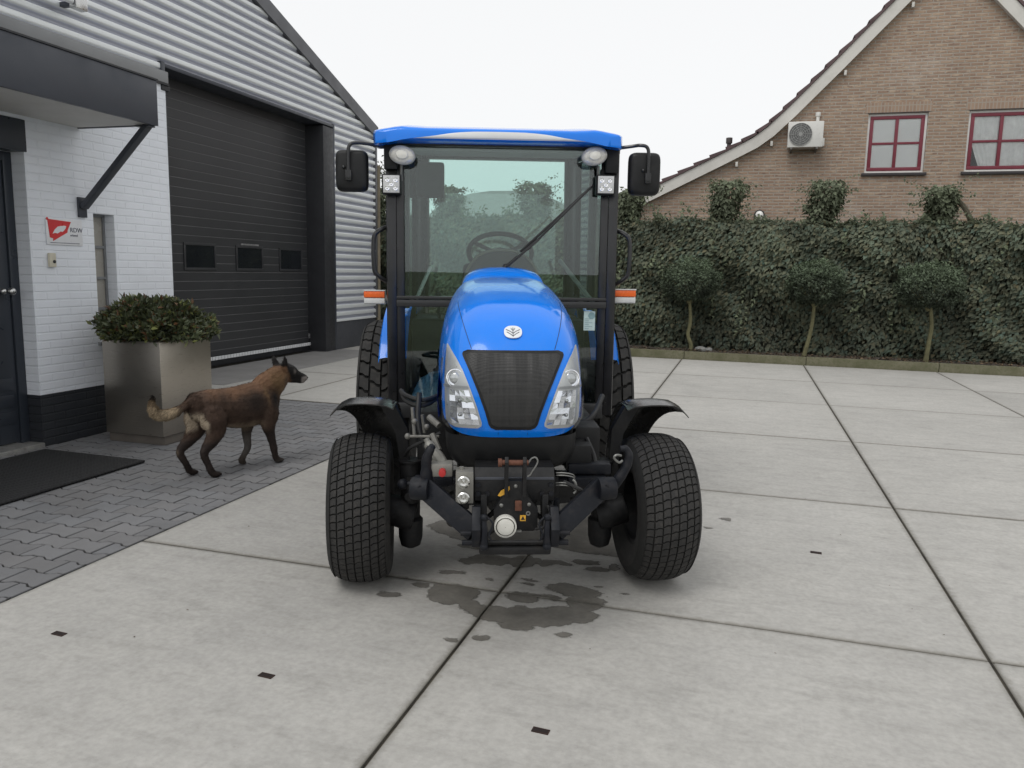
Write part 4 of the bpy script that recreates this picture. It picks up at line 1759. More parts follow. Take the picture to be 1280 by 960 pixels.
def paint(name, col, rough=.22, coat=.8):
    m = NT(name)
    co = m.objco()
    n1 = m.noise(co, 2.5, 4)
    c = m.mix(m.ramp(n1, .3, .7), tuple(x * .93 for x in col), tuple(min(1, x * 1.06) for x in col))
    # light road dust
    n2 = m.noise(co, 7, 6, .7)
    c = m.mix(m.ramp(n2, .5, .8, 0, .07), c, (.25, .27, .30))
    vo = m.n('ShaderNodeTexVoronoi', feature='F1')
    vo.inputs['Scale'].default_value = 95
    m.l(co, vo.inputs['Vector'])
    drops = m.ramp(vo.outputs['Distance'], .16, .30, 1, 0)
    msk = m.ramp(m.noise(co, 5, 3), .5, .62)
    d = m.math('MULTIPLY', drops, msk)
    m.set(Base_Color=c, Roughness=m.ramp(n2, .35, .7, rough * .8, rough * 1.5), Coat_Weight=coat, Coat_Roughness=.03,
          Normal=m.bump(d, .25, .0015))
    m.bsdf.inputs['Specular IOR Level'].default_value = .3
    return m.m


M_blue = paint('tractor blue', (.001, .195, .80), .16, .42)
M_bluesat = simple('blue plastic', (.010, .085, .42), .35, var=.06)
M_blk = simple('black plastic', (.010, .0103, .0108), .5, spec=.3, var=.2, vs=5, bump=.08, bs=300, dirt=.12, dirtcol=(.06, .055, .05))
M_iron = simple('black painted iron', (.010, .0102, .011), .5, spec=.28, var=.3, vs=9, bump=.12, bs=90, dirt=.3, dirtcol=(.055, .048, .042))
M_iron2 = simple('blue black iron', (.0085, .0098, .0135), .52, spec=.22, var=.2, vs=9, bump=.1, bs=90, dirt=.25, dirtcol=(.07, .06, .055))
M_cabfr = simple('cab frame black', (.013, .013, .014), .35, var=.1, coat=.2)
M_alu = simple('grey alloy', (.19, .19, .18), .45, .5, .15, 20)
M_chrome = simple('bright steel', (.60, .60, .58), .2, 1, .1, 20)
M_rub = simple('rubber hose', (.012, .012, .012), .6)
M_rustpin = simple('rusty pin', (.13, .055, .035), .75, .4, .4, 40, bump=.3, bs=120)
m = NT('tyre rubber')
co = m.objco()
c = m.mix(m.ramp(m.noise(co, 8, 6, .65), .3, .7), (.021, .0206, .020), (.037, .036, .0345))
c = m.mix(m.ramp(m.noise(co, 30, 5, .7), .52, .72, 0, .5), c, (.075, .068, .060))
m.set(Base_Color=c, Roughness=.82, Normal=m.bump(m.noise(co, 220, 3), .2, .002))
m.bsdf.inputs['Specular IOR Level'].default_value = .35
M_tyre = m.m
M_groovert = simple('tyre groove', (.013, .013, .012), .9)


def thin_glass(name, tint, ior=1.5, add=.0, rough=.0):
    m = NT(name)
    t = m.n('ShaderNodeBsdfTransparent')
    t.inputs[0].default_value = tint + (1,)
    g = m.n('ShaderNodeBsdfGlossy')
    g.inputs['Roughness'].default_value = rough
    f = m.n('ShaderNodeFresnel')
    f.inputs[0].default_value = ior
    mx_ = m.n('ShaderNodeMixShader')
    fac = m.math('ADD', m.math('MULTIPLY', f.outputs[0], 1.15), add)
    m.l(fac, mx_.inputs[0])
    m.l(t.outputs[0], mx_.inputs[1])
    m.l(g.outputs[0], mx_.inputs[2])
    m.l(mx_.outputs[0], m.out.inputs[0])
    return m.m


M_glass = thin_glass('cab glass', (.86, .95, .93), add=.026)
M_lens = thin_glass('clear lens', (.93, .95, .97), 1.45, .02)

# ---------------------------------------------------------------- wheels


def make_wheel(cx, cy, Rr, hw_, rim_r, cols, count, lug_h, kind, side, steer=0):
    """axis along x; side=+1 right"""
    s = Rr
    prof = [(rim_r, -hw_ * .72), (rim_r + .012, -hw_ * .80), (rim_r + (s - rim_r) * .35, -hw_ * .985), (rim_r + (s - rim_r) * .62, -hw_ * 1.0),
            (s - .045, -hw_ * .95), (s - .026, -hw_ * .86)]
    tw = hw_ * .88
    dz = lug_h
    tr_r = lambda h: s - dz - .032 * (abs(h) / tw) ** 3.2 - .004 * (h / tw) ** 2
    for k in range(9):
        h = -tw * .93 + 2 * tw * .93 * k / 8
        prof.append((tr_r(h), h))
    prof += [(r_, -h) for r_, h in prof[5::-1]]
    C = Vector((cx, cy, Rr))
    b = B()
    b.lathe([(rim_r * .25, side * hw_ * .18), (rim_r * .55, side * hw_ * .22), (rim_r * .72, side * hw_ * .05), (rim_r * .86, side * hw_ * .0), (rim_r * .93, side * hw_ * .7), (rim_r * 1.02, side * hw_ * .74)], C, (1, 0, 0), 40)
    b.lathe([(rim_r * .93, -side * hw_ * .0), (rim_r * .93, -side * hw_ * .7), (rim_r * 1.03, -side * hw_ * .76)], C, (1, 0, 0), 40)
    wheel = b.build('wheel', M_iron, tr)
    b = B()
    b.lathe(prof, C, (1, 0, 0), 96)
    mat_ids = len(b.b.faces)

    def P(th_, h, e=0.):
        r_ = tr_r(max(-tw, min(tw, h))) + e
        return Vector((cx + h, cy + r_ * math.sin(th_), Rr - r_ * math.cos(th_)))

    def lug(poly):
        """poly of (theta,h)"""
        mt_ = sum(p[0] for p in poly) / len(poly)
        mh = sum(p[1] for p in poly) / len(poly)
        lo = [b.b.verts.new(P(t_, h, -.004)) for t_, h in poly]
        hi = [b.b.verts.new(P(mt_ + (t_ - mt_) * .94, mh + (h - mh) * .94, dz)) for t_, h in poly]
        n_ = len(poly)
        for k_ in range(n_):
            b.b.faces.new((lo[k_], lo[(k_ + 1) % n_], hi[(k_ + 1) % n_], hi[k_]))
        b.b.faces.new(hi)

    dth = 2 * math.pi / count
    if kind == 'turf':
        for c_ in range(cols):
            h0 = -tw + 2 * tw * c_ / cols + .0022
            h1 = -tw + 2 * tw * (c_ + 1) / cols - .0022
            hm = (h0 + h1) / 2
            for k_ in range(count):
                tt = lambda h: dth * (k_ + .05 * math.sin(c_ * 2.1) - .9 * h / tw)
                z_ = dth * .06
                e_ = dth * .86
                lug([(tt(h0) + z_, h0), (tt(hm) - z_, hm), (tt(h1) + z_, h1), (tt(h1) + z_ + e_, h1), (tt(hm) - z_ + e_, hm), (tt(h0) + z_ + e_, h0)])
    else:
        for c_ in range(cols):
            h0 = -tw + 2 * tw * c_ / cols + .004
            h1 = -tw + 2 * tw * (c_ + 1) / cols - .004
            for k_ in range(count):
                t0 = dth * (k_ + (.5 if c_ % 2 else 0) * .9 + .15 * c_)
                L_ = dth * .85
                sk = dth * .30 * (1 if c_ < cols / 2 else -1)
                hA, hB = h0 + (h1 - h0) * .36, h0 + (h1 - h0) * .64
                lug([(t0, h0), (t0 + sk * .25, hA), (t0 + sk * .95, hB), (t0 + sk * 1.1, h1), (t0 + sk * 1.1 + L_, h1), (t0 + sk * .95 + L_, hB), (t0 + sk * .25 + L_, hA), (t0 + L_, h0)])
    if steer:
        RM = Matrix.Translation(C) @ Matrix.Rotation(R(steer), 4, 'Z') @ Matrix.Translation(-C)
        for v in b.b.verts:
            v.co = RM @ v.co
        wheel.data.transform(RM)
    t_ = b.build('tyre', M_tyre, wheel, smooth=True, angle=28)
    t_.data.materials.append(M_groovert)
    for i_ in range(min(mat_ids, len(t_.data.polygons))):
        pc = t_.data.polygons[i_].center
        if abs(pc.x - cx) < tw * .9 + abs(steer) * .006 and (Vector((pc.x, pc.y, pc.z)) - Vector((pc.x, cy, Rr))).length > Rr * .8:
            t_.data.polygons[i_].material_index = 1
    b = B()
    b.cyl((cx - side * hw_ * .2, cy, Rr), (cx + side * hw_ * .45, cy, Rr), rim_r * .3, rim_r * .25, 20, .01)
    for q in range(6):
        a = q * math.pi / 3
        b.cyl((cx + side * hw_ * .2, cy + rim_r * .45 * math.cos(a), Rr + rim_r * .45 * math.sin(a)), (cx + side * hw_ * .32, cy + rim_r * .45 * math.cos(a), Rr + rim_r * .45 * math.sin(a)), .011, seg=6)
    b.build('hub', M_iron2, wheel)
    return wheel


FX_L, FX_R = -.674, .700
make_wheel(FX_L, 0, .345, .138, .17, 7, 58, .010, 'turf', -1, 4)
make_wheel(FX_R, 0, .347, .142, .17, 7, 58, .010, 'turf', 1, 4)
RY = 1.78
make_wheel(-.735, RY, .555, .165, .31, 4, 37, .022, 'bar', -1)
make_wheel(.705, RY, .555, .165, .31, 4, 37, .022, 'bar', 1)

# ---------------------------------------------------------------- front fenders


def fender(cx, side):
    b = B()
    outer, inner = [], []
    Rf = .505
    pts, pts2 = [], []
    for k in range(19):
        a = R(-12 + 128 * k / 18)               # 0 = top, positive to the back
        q = k / 18
        ro = Rf - .02 * q
        xi = cx - side * .185
        xo = cx + side * (.10 - .17 * max(0, q - .12) ** .7)
        row, row2 = [], []
        for j in range(9):
            v = j / 8
            x = xi + (xo - xi) * v
            drop = .045 * max(0, (v - .72) / .28) ** 2 + .012 * max(0, (.14 - v) / .14) ** 2
            cr = .014 * math.sin(v * math.pi)
            r_ = ro - drop + cr
            row.append((x, r_ * math.sin(a), .345 + r_ * math.cos(a)))
            r_ -= .006
            row2.append((x, r_ * math.sin(a), .345 + r_ * math.cos(a)))
        pts.append(row)
        pts2.append(row2)
    va = b.grid(pts)
    vb = b.grid(pts2)
    for i in range(18):
        for j in (0, 8):
            b.b.faces.new((va[i][j], va[i + 1][j], vb[i + 1][j], vb[i][j]))
    for i in (0, 18):
        for j in range(8):
            b.b.faces.new((va[i][j], va[i][j + 1], vb[i][j + 1], vb[i][j]))
    f = b.build('front_fender', M_fend, tr, angle=50)
    b = B()
    xi = cx - side * .185
    b.loft([[(xi + side * .01, -.03, .845), (xi + side * .07, -.03, .835), (xi + side * .07, .03, .835), (xi + side * .01, .03, .845)],
            [(xi - side * .055, -.02, .72), (xi - side * .0, -.02, .70), (xi - side * .0, .04, .70), (xi - side * .055, .04, .72)],
            [(xi - side * .06, -.01, .56), (xi - side * .02, -.01, .55), (xi - side * .02, .05, .55), (xi - side * .06, .05, .56)],
            [(xi - side * .03, .0, .46), (xi + side * .0, .0, .46), (xi + side * .0, .05, .46), (xi - side * .03, .05, .46)]])
    b.build('fender_bracket', M_iron, f)


M_fend = simple('fender plastic', (.020, .0205, .0205), .24, var=.2, vs=4, bump=.05, bs=250, dirt=.45, dirtcol=(.09, .087, .08))
fender(-.70, -1)
fender(.73, 1)

# ---------------------------------------------------------------- front axle, chassis
b = B()
b.loft([[(x, y, z) for y, z in ((-.06, z0 - h), (.06, z0 - h), (.06, z0 + h), (-.06, z0 + h))] for x, z0, h in ((-.46, .45, .05), (-.25, .44, .065), (0, .44, .085), (.25, .44, .065), (.46, .45, .05))])
b.cyl((0, -.12, .44), (0, .14, .44), .07, bevel=.01)
axl = b.build('front_axle', M_iron, tr)
for s, cx in ((-1, -.45), (1, .45)):
    b = B()
    b.cyl((cx, 0, .40), (cx, 0, .560), .044, .052, 24, .006)
    b.cyl((cx, 0, .560), (cx, 0, .572), .058, .058, 24, .003)
    b.lathe([(.03, .42), (.046, .40), (.044, .30), (.058, .285), (.056, .20), (.046, .16), (.02, .145)], (cx, 0, 0), (0, 0, 1), 20, True)
    b.cyl((cx - s * .02, 0, .30), (cx + s * .12, 0, .34), .08, .07, 20, .01)
    b.cyl((cx, -.07, .42), (cx, -.10, .42), .02, seg=8)
    b.build('steering_knuckle', M_iron, axl)
b = B()
b.cyl((-.46, -.17, .50), (-.30, -.17, .515), .011)
b.cyl((-.30, -.17, .515), (.36, -.17, .52), .019)
b.cyl((.36, -.17, .52), (.46, -.17, .50), .011)
for x in (-.47, .47):
    b.sphere((x, -.17, .50), .025, 12)
b.build('tie_rod', M_iron2, axl)
b = B()
b.cyl((-.325, -.172, .515), (-.29, -.172, .516), .016, seg=8)
b.cyl((-.425, -.172, .505), (-.33, -.172, .512), .0115)
b.build('steering_ram', M_chrome, axl)
b = B()
b.box(-.17, .17, -.34, 1.0, .50, .84, .02)
b.box(-.20, -.172, -.42, .9, .46, .60, .006)
b.box(.172, .20, -.42, .9, .46, .60, .006)
b.box(-.22, .22, .9, 2.0, .34, .70, .02)
b.box(-.50, .50, 1.0, 1.6, .42, .60, .02)
b.box(-.24, .24, .3, .9, .40, .55, .03)
b.build('chassis', M_iron, tr)
b = B()
b.cyl((-.60, RY, .555), (.60, RY, .555), .09, seg=20)
b.build('rear_axle', M_iron, tr)

# ---------------------------------------------------------------- hood
prof = [(-.545, .795), (-.562, .83), (-.572, .90), (-.570, .98), (-.552, 1.06), (-.515, 1.13), (-.455, 1.20), (-.37, 1.262), (-.25, 1.315), (-.08, 1.355), (.15, 1.388), (.42, 1.412), (.62, 1.424), (.80, 1.428)]
wid = [.272, .282, .287, .288, .290, .293, .298, .305, .312, .318, .320, .318, .312, .298]
pv = [Vector((0, y, z)) for y, z in prof]
pd = catmull(pv, 4)
wd = list(np.interp(np.linspace(0, 1, len(pd)), np.linspace(0, 1, len(wid)), wid))
nrm = []
for i, p_ in enumerate(pd):
    t_ = (pd[min(i + 1, len(pd) - 1)] - pd[max(i - 1, 0)]).normalized()
    nrm.append(Vector((0, t_.z, -t_.y)))           # pointing inward (back / down)
NU = 41
rows = []
for i, p_ in enumerate(pd):
    n_ = nrm[i]
    ang = math.atan2(-n_.z, n_.y)                   # 0 = straight back, 90deg = straight down
    q = max(0, min(1, ang / (math.pi / 2)))
    D = .24 + (.50 - .24) * q ** 1.0
    ex = 3.7 - .25 * q
    row = []
    for j in range(NU):
        a = (-1 + 2 * j / (NU - 1)) * math.pi / 2
        sa, ca = math.sin(a), math.cos(a)
        x = wd[i] * math.copysign(abs(sa) ** (2 / ex), sa)
        d = D * (1 - max(0, ca) ** (2 / ex))
        pt_ = p_ + n_ * d
        row.append((x, pt_.y, max(pt_.z, .795 + .02 * 0)))
    rows.append(row)
b = B()
b.grid(rows)
hood = b.build('hood', M_blue, tr, angle=60)
hm_ = hood.data
bvh = BVHTree.FromPolygons([v.co.copy() for v in hm_.vertices], [tuple(p.vertices) for p in hm_.polygons])


def hit_front(x, z, off=.004):
    loc, no, _, _ = bvh.ray_cast(Vector((x, -3, z)), Vector((0, 1, 0)))
    if loc is None:
        return Vector((x, -.3, z)), Vector((0, -1, 0))
    if no.y > 0:
        no = -no
    return loc + no * off, no


def patch(name, zs_, xl, xr, nx, off, mat, parent, nz_=24, tfun=None, edge=0.):
    """front patch between left/right edge curves; off above the hood"""
    pts = []
    for i in range(nz_ + 1):
        z = zs_[0] + (zs_[1] - zs_[0]) * i / nz_
        a, c = xl(z), xr(z)
        row = []
        for j in range(nx + 1):
            x = a + (c - a) * j / nx
            p_, no = hit_front(x, z, off)
            row.append(p_)
        pts.append(row)
    b = B()
    va = b.grid(pts)
    if edge:
        per = [r[0] for r in va] + va[-1][1:] + [r[-1] for r in va[::-1]][1:] + va[0][::-1][1:-1]
        lo = [b.b.verts.new(v.co + Vector((0, edge, 0))) for v in per]
        for k in range(len(per)):
            b.b.faces.new((per[k], per[(k + 1) % len(per)], lo[(k + 1) % len(per)], lo[k]))
    if tfun:
        tfun(b)
    return b.build(name, mat, parent, angle=50)


def rnd(z, z0, z1, base, r=.02):
    """pull the edge in near the ends for rounded corners"""
    d = min(z - z0, z1 - z)
    if d < r:
        base -= r - math.sqrt(max(0, r * r - (r - d) ** 2))
    return base


m = NT('grille mesh')
co = m.objco()
vo = m.n('ShaderNodeTexVoronoi', feature='F1')
vo.inputs['Scale'].default_value = 190
vo.inputs['Randomness'].default_value = 0
m.l(co, vo.inputs['Vector'])
mp = m.n('ShaderNodeMapping')
mp.inputs['Scale'].default_value = (28, 2, 1.6)
m.l(co, mp.inputs['Vector'])
streak = m.ramp(m.noise(mp.outputs[0], 1.0, 4, .6), .42, .62)
c = m.mix(m.ramp(vo.outputs['Distance'], .25, .45), (.004, .004, .004), (.019, .019, .019))
c = m.mix(m.math('MULTIPLY', streak, .55), c, (.026, .025, .024))
m.set(Base_Color=c, Roughness=m.ramp(streak, 0, 1, .62, .34), Normal=m.bump(vo.outputs['Distance'], .5, .004))
M_grille = m.m
gz0, gz1 = .842, 1.124
ge = lambda z, x: interp(z, [.842, .90, .98, 1.06, 1.124], [.082, .098, .127, .161, .192])
patch('grille_surround', (gz0 - .012, gz1 + .012), lambda z: -rnd(z, gz0 - .012, gz1 + .012, ge(z, 0) + .012, .025), lambda z: rnd(z, gz0 - .012, gz1 + .012, ge(z, 0) + .012, .025), 16, .0035, M_blk, hood, 40, edge=.012)
grl = patch('grille', (gz0, gz1), lambda z: -rnd(z, gz0, gz1, ge(z, 0), .02), lambda z: rnd(z, gz0, gz1, ge(z, 0), .02), 16, .0055, M_grille, hood, 40, edge=.006)

# headlights
M_refl = simple('lamp housing silver', (.56, .56, .54), .35, .35, .06, 8)
M_bowl = simple('lamp reflector', (.93, .93, .95), .14, .8, .02, 30)
hz0, hz1 = .835, 1.148


def hin(z):
    return interp(z, [.835, .86, .92, 1.0, 1.06, 1.10, 1.148], [.120, .124, .142, .172, .198, .222, .258])


def hout(z):
    return interp(z, [.835, .86, .95, 1.05, 1.148], [.245, .264, .268, .270, .2645])


for s in (-1, 1):
    fi = (lambda z: -rnd(z, hz0, 9, hout(z), .02)) if s < 0 else (lambda z: hin(z) + (hin(z) * 0 + (.02 - math.sqrt(max(0, .0004 - (.02 - min(.02, z - hz0)) ** 2))) if z - hz0 < .02 else 0))
    fo = (lambda z: -(hin(z) + (.02 - math.sqrt(max(0, .0004 - (.02 - min(.02, z - hz0)) ** 2)) if z - hz0 < .02 else 0))) if s < 0 else (lambda z: rnd(z, hz0, 9, hout(z), .02))
    hl = patch('headlight', (hz0, hz1), fi, fo, 10, .003, M_refl, hood, 40, edge=.01)
    # faceted lower reflector: separate tilted mirror cells
    nzf, nxf = 6, 4
    za, zb_ = .850, .984
    b = B()
    rr = np.random.default_rng(5 if s < 0 else 9)
    for i in range(nzf):
        for j in range(nxf):
            cell = []
            tx, tz = rr.uniform(-.22, .22), rr.uniform(-.30, .30)
            zc_ = za + (zb_ - za) * (i + .5) / nzf
            for di, dj in ((0, 0), (0, 1), (1, 1), (1, 0)):
                z = za + (zb_ - za) * (i + di) / nzf
                a, c = (hin(z) + .008, hout(z) - .022)
                x = s * (a + (c - a) * (j + dj) / nxf)
                p_, no = hit_front(x, z, .006)
                cell.append(b.b.verts.new(p_ + Vector((0, tz * (z - zc_) + tx * (dj - .5) * .03, 0))))
            b.b.faces.new(cell)
    b.build('lower_reflector', M_bowl, hl, smooth=False)
    b = B()
    cxh = s * .228
    for zc_ in (.945, .89):
        p_, no = hit_front(s * .205, zc_, .010)
        b.sphere(p_, (.008, .006, .008), 12)
    b.split('bulb', M_chrome, hl)
    # round upper lamp
    p_, no = hit_front(s * .226, 1.028, .004)
    ax_ = Vector((s * .15, -1, .12)).normalized()
    b = B()
    b.lathe([(.036, -.002), (.036, .003), (.033, .004), (.030, .001), (.018, -.001), (.001, -.002)], p_, ax_, 28)
    b.build('upper_lamp', M_bowl, hl)
    b = B()
    b.lathe([(.025, -.002), (.021, .003), (.012, .006), (.001, .007)], p_, ax_, 24)
    b.build('projector_lens', simple('projector glass', (.62, .62, .60), .05, .5, .03), hl)
    # dividing bar
    pts = []
    for zz_ in (.990, 1.000):
        pts.append([hit_front(s * (hin(zz_) + .004 + (hout(zz_) - hin(zz_) - .008) * j / 8), zz_, .012)[0] for j in range(9)])
    b = B()
    b.grid(pts)
    b.build('divider', simple('divider grey', (.33, .33, .32), .35, .3), hl)
    patch('lens', (hz0 + .004, hz1 - .004), fi, fo, 10, .020, M_lens, hl, 30)

# emblem: white oval badge with a dark three-leaf mark
p_, no = hit_front(0, 1.203, .002)
zax = no
xax = Vector((1, 0, 0))
yax = zax.cross(xax).normalized()
EM = Matrix.Translation(p_) @ Matrix((xax, yax, zax)).transposed().to_4x4()
b = B()
b.prism([(.036 * math.copysign(abs(math.cos(a)) ** .8, math.cos(a)), .034 * math.copysign(abs(math.sin(a)) ** .8, math.sin(a))) for a in [q * math.pi / 20 for q in range(40)]], lambda u, v, d: EM @ Vector((u, v, d)), 0, .004, .0015)
em = b.build('emblem', simple('badge white', (.72, .74, .76), .25, var=.03), hood)
b = B()
E2 = lambda u, v: EM @ Vector((u, v, .0048))
b.tube([E2(0, -.027), E2(0, -.01), E2(0, .022)], .0013, 5)
for s in (-1, 1):
    b.tube([E2(0, -.024), E2(s * .012, -.012), E2(s * .025, -.002)], .0014, 5)
    b.tube([E2(0, -.010), E2(s * .010, .001), E2(s * .028, .012)], .0014, 5)
    b.tube([E2(0, .006), E2(s * .005, .012), E2(s * .008, .02)], .0011, 5)
b.build('leaf_mark', simple('badge line', (.05, .055, .07), .4), em)

# panel seams on the hood
M_seam = simple('panel gap', (.004, .010, .03), .6)


def surf(i_f, j_f):
    i0, j0 = int(min(i_f, len(rows) - 2)), int(min(j_f, NU - 2))
    fi_, fj = i_f - i0, j_f - j0
    q = lambda i, j: Vector(rows[i][j])
    return q(i0, j0) * (1 - fi_) * (1 - fj) + q(i0 + 1, j0) * fi_ * (1 - fj) + q(i0, j0 + 1) * (1 - fi_) * fj + q(i0 + 1, j0 + 1) * fi_ * fj


b = B()
for s in (-1, 1):
    pl_ = []
    for k in range(16):
        q = k / 15
        z = 1.14 + .17 * q
        x = s * (.165 + .065 * q)
        h, no = hit_front(x, z, .0006)
        pl_.append(h)
    b.tube(pl_, .0013, 4)
pl_ = [hit_front(s_ * .058, .838 - .03 * t_, .0006)[0] for s_, t_ in ((-1, 0), (-1, 1))]
b.tube(pl_, .001, 4)
pl_ = [hit_front(s_ * .058, .838 - .03 * t_, .0006)[0] for s_, t_ in ((1, 0), (1, 1))]
b.tube(pl_, .001, 4)
b.split('seam', M_seam, hood)
# side intake slots and flared side panels
for s in (-1, 1):
    b = B()
    pts = []
    for k in range(15):
        q = k / 14
        z = .825 + .31 * q
        y0 = -.30 + .05 * q + .02 * math.sin(q * 3)
        row = []
        for j in range(6):
            v = j / 5
            row.append((s * (.303 + .010 * math.sin(q * math.pi) ** .5 - .006 * v - .045 * q ** 3), y0 + v * .30, z))
        pts.append(row)
    b.grid(pts)
    b.grid([[(x - s * .01, y, z) for x, y, z in r_] for r_ in pts])
    b.build('side_panel', M_blue, hood, angle=60)
    b = B()
    b.box(s * .262, s * .290, -.36, -.295, .85, 1.09, .006)
    b.build('side_slot', M_blk, hood)

# raised rear part of the hood (cowl)
b = B()
rings = []
for y, wz, zt in ((.60, .215, 1.405), (.64, .222, 1.432), (.70, .226, 1.455), (.77, .228, 1.466), (.84, .226, 1.468)):
    rings.append([(wz * math.copysign(abs(math.sin(a)) ** .72, math.sin(a)), y, 1.30 + (zt - 1.30) * max(0, math.cos(a)) ** .5) for a in [(-90 + 180 * k / 28) * math.pi / 180 for k in range(29)]])
b.grid(rings)
b.b.faces.new([b.b.verts.new(p_) for p_ in rings[-1]])
b.build('cowl', M_blue, hood, angle=45)

# black lower nose
b = B()
rows2 = []
for z, wz, yf in ((.796, .274, -.535), (.77, .274, -.535), (.72, .270, -.525), (.68, .258, -.51), (.655, .235, -.49), (.64, .20, -.46)):
    row = []
    for j in range(25):
        a = (-1 + 2 * j / 24) * math.pi / 2
        x = wz * math.copysign(abs(math.sin(a)) ** (2 / 4.0), math.sin(a))
        row.append((x, yf + .26 * (1 - max(0, math.cos(a)) ** (2 / 4.0)), z))
    rows2.append(row)
b.grid(rows2)
b.grid([rows2[-1], [(x * .3, -.25, .63) for x, y, z in rows2[-1]]])
b.build('lower_nose', M_blk, tr, angle=50)

# ---------------------------------------------------------------- front linkage and PTO
XO_ = .004
b = B()
b.box(-.150, .158, -.66, -.48, .570, .655, .004)
b.loft([[(x, y, z) for y, z in ((-.66, .655), (-.625, .694), (-.5, .694), (-.5, .655))] for x in (-.150, .158)])
hf = b.build('hitch_frame', M_iron, tr)
b = B()
b.box(-.148, .156, -.6615, -.6605, .6545, .662)
b.box(-.148, .156, -.662, -.656, .656, .664, .002)
b.build('edge_highlight', simple('chamfer highlight', (.07, .075, .09), .35, .3), hf)  # lighter strips paint the highlight along the beam's chamfer
b = B()
pt_poly = [(-.028, .66), (.036, .66), (.050, .60), (.092, .55), (.092, .475), (.075, .462), (-.055, .462), (-.076, .475), (-.076, .55), (-.040, .60)]
b.prism(pt_poly, lambda u, v, d: (u, d, v), -.70, -.665, .003)
pto = b.build('pto_housing', M_iron, hf)
b = B()
b.lathe([(.001, .03), (.020, .031), (.032, .028), (.0335, .02)], (-.032, -.70, .487), (0, -1, 0), 32)
b.lathe([(.036, 0), (.0425, .0), (.0425, .026), (.037, .028), (.036, .022)], (-.032, -.70, .487), (0, -1, 0), 32)
b.build('pto_cap', simple('white cap', (.62, .61, .56), .45, var=.08, vs=20), pto)
b = B()
b.lathe([(.0335, .019), (.036, .019)], (-.032, -.70, .487), (0, -1, 0), 32)
b.build('cap_ring', M_dark, pto, smooth=False)
M_yel = simple('yellow sticker', (.62, .33, .03), .5, var=.15, vs=40)
b = B()
b.box(.024, .046, -.7022, -.7005, .503, .526)
b.prism([(-.062, .603), (-.050, .622), (-.018, .640), (-.016, .628), (-.028, .612), (-.052, .600)], lambda u, v, d: (u, d, v), -.7022, -.7005)
b.split('warning_sticker', M_yel, pto, smooth=False)
b = B()
b.prism([(.035, .523), (.043, .508), (.027, .508)], lambda u, v, d: (u, d, v), -.7032, -.7024)
b.build('warning_symbol', M_dark, pto, smooth=False)
b = B()
b.lathe([(.004, 0), (.009, 0), (.009, .002), (.004, .002)], (.055, -.70, .533), (0, -1, 0), 16)
for x, z in ((-.048, .565), (.058, .568), (.006, .640)):
    b.sphere((x, -.702, z), (.008, .005, .008), 10)
b.box(.0, .03, -.712, -.7, .462, .468)
b.split('bolt', M_alu, pto)
b = B()
b.box(.004, .030, -.712, -.7005, .545, .585, .004)
b.build('latch', M_rustpin, pto)
# top link clevis
b = B()
for x in (-.030, .038):
    b.prism([(-.735, .74), (-.715, .757), (-.695, .74), (-.66, .60), (-.715, .60)], lambda u, v, d: (x + d, u, v), -.007, .007, .002)
b.split('clevis', M_iron, hf)
b = B()
b.cyl((-.060, -.715, .735), (.052, -.715, .735), .0105, seg=16)
b.cyl((-.062, -.715, .735), (-.048, -.715, .735), .016, seg=12)
b.build('pin', M_rustpin, hf)
b = B()
b.tube([(.052, -.72, .735), (.062, -.722, .752), (.078, -.724, .757), (.086, -.724, .742), (.078, -.724, .722), (.066, -.724, .704), (.058, -.724, .690), (.048, -.724, .684)], .0032, 6, smooth=4)
b.build('spring_clip', M_alu, hf)
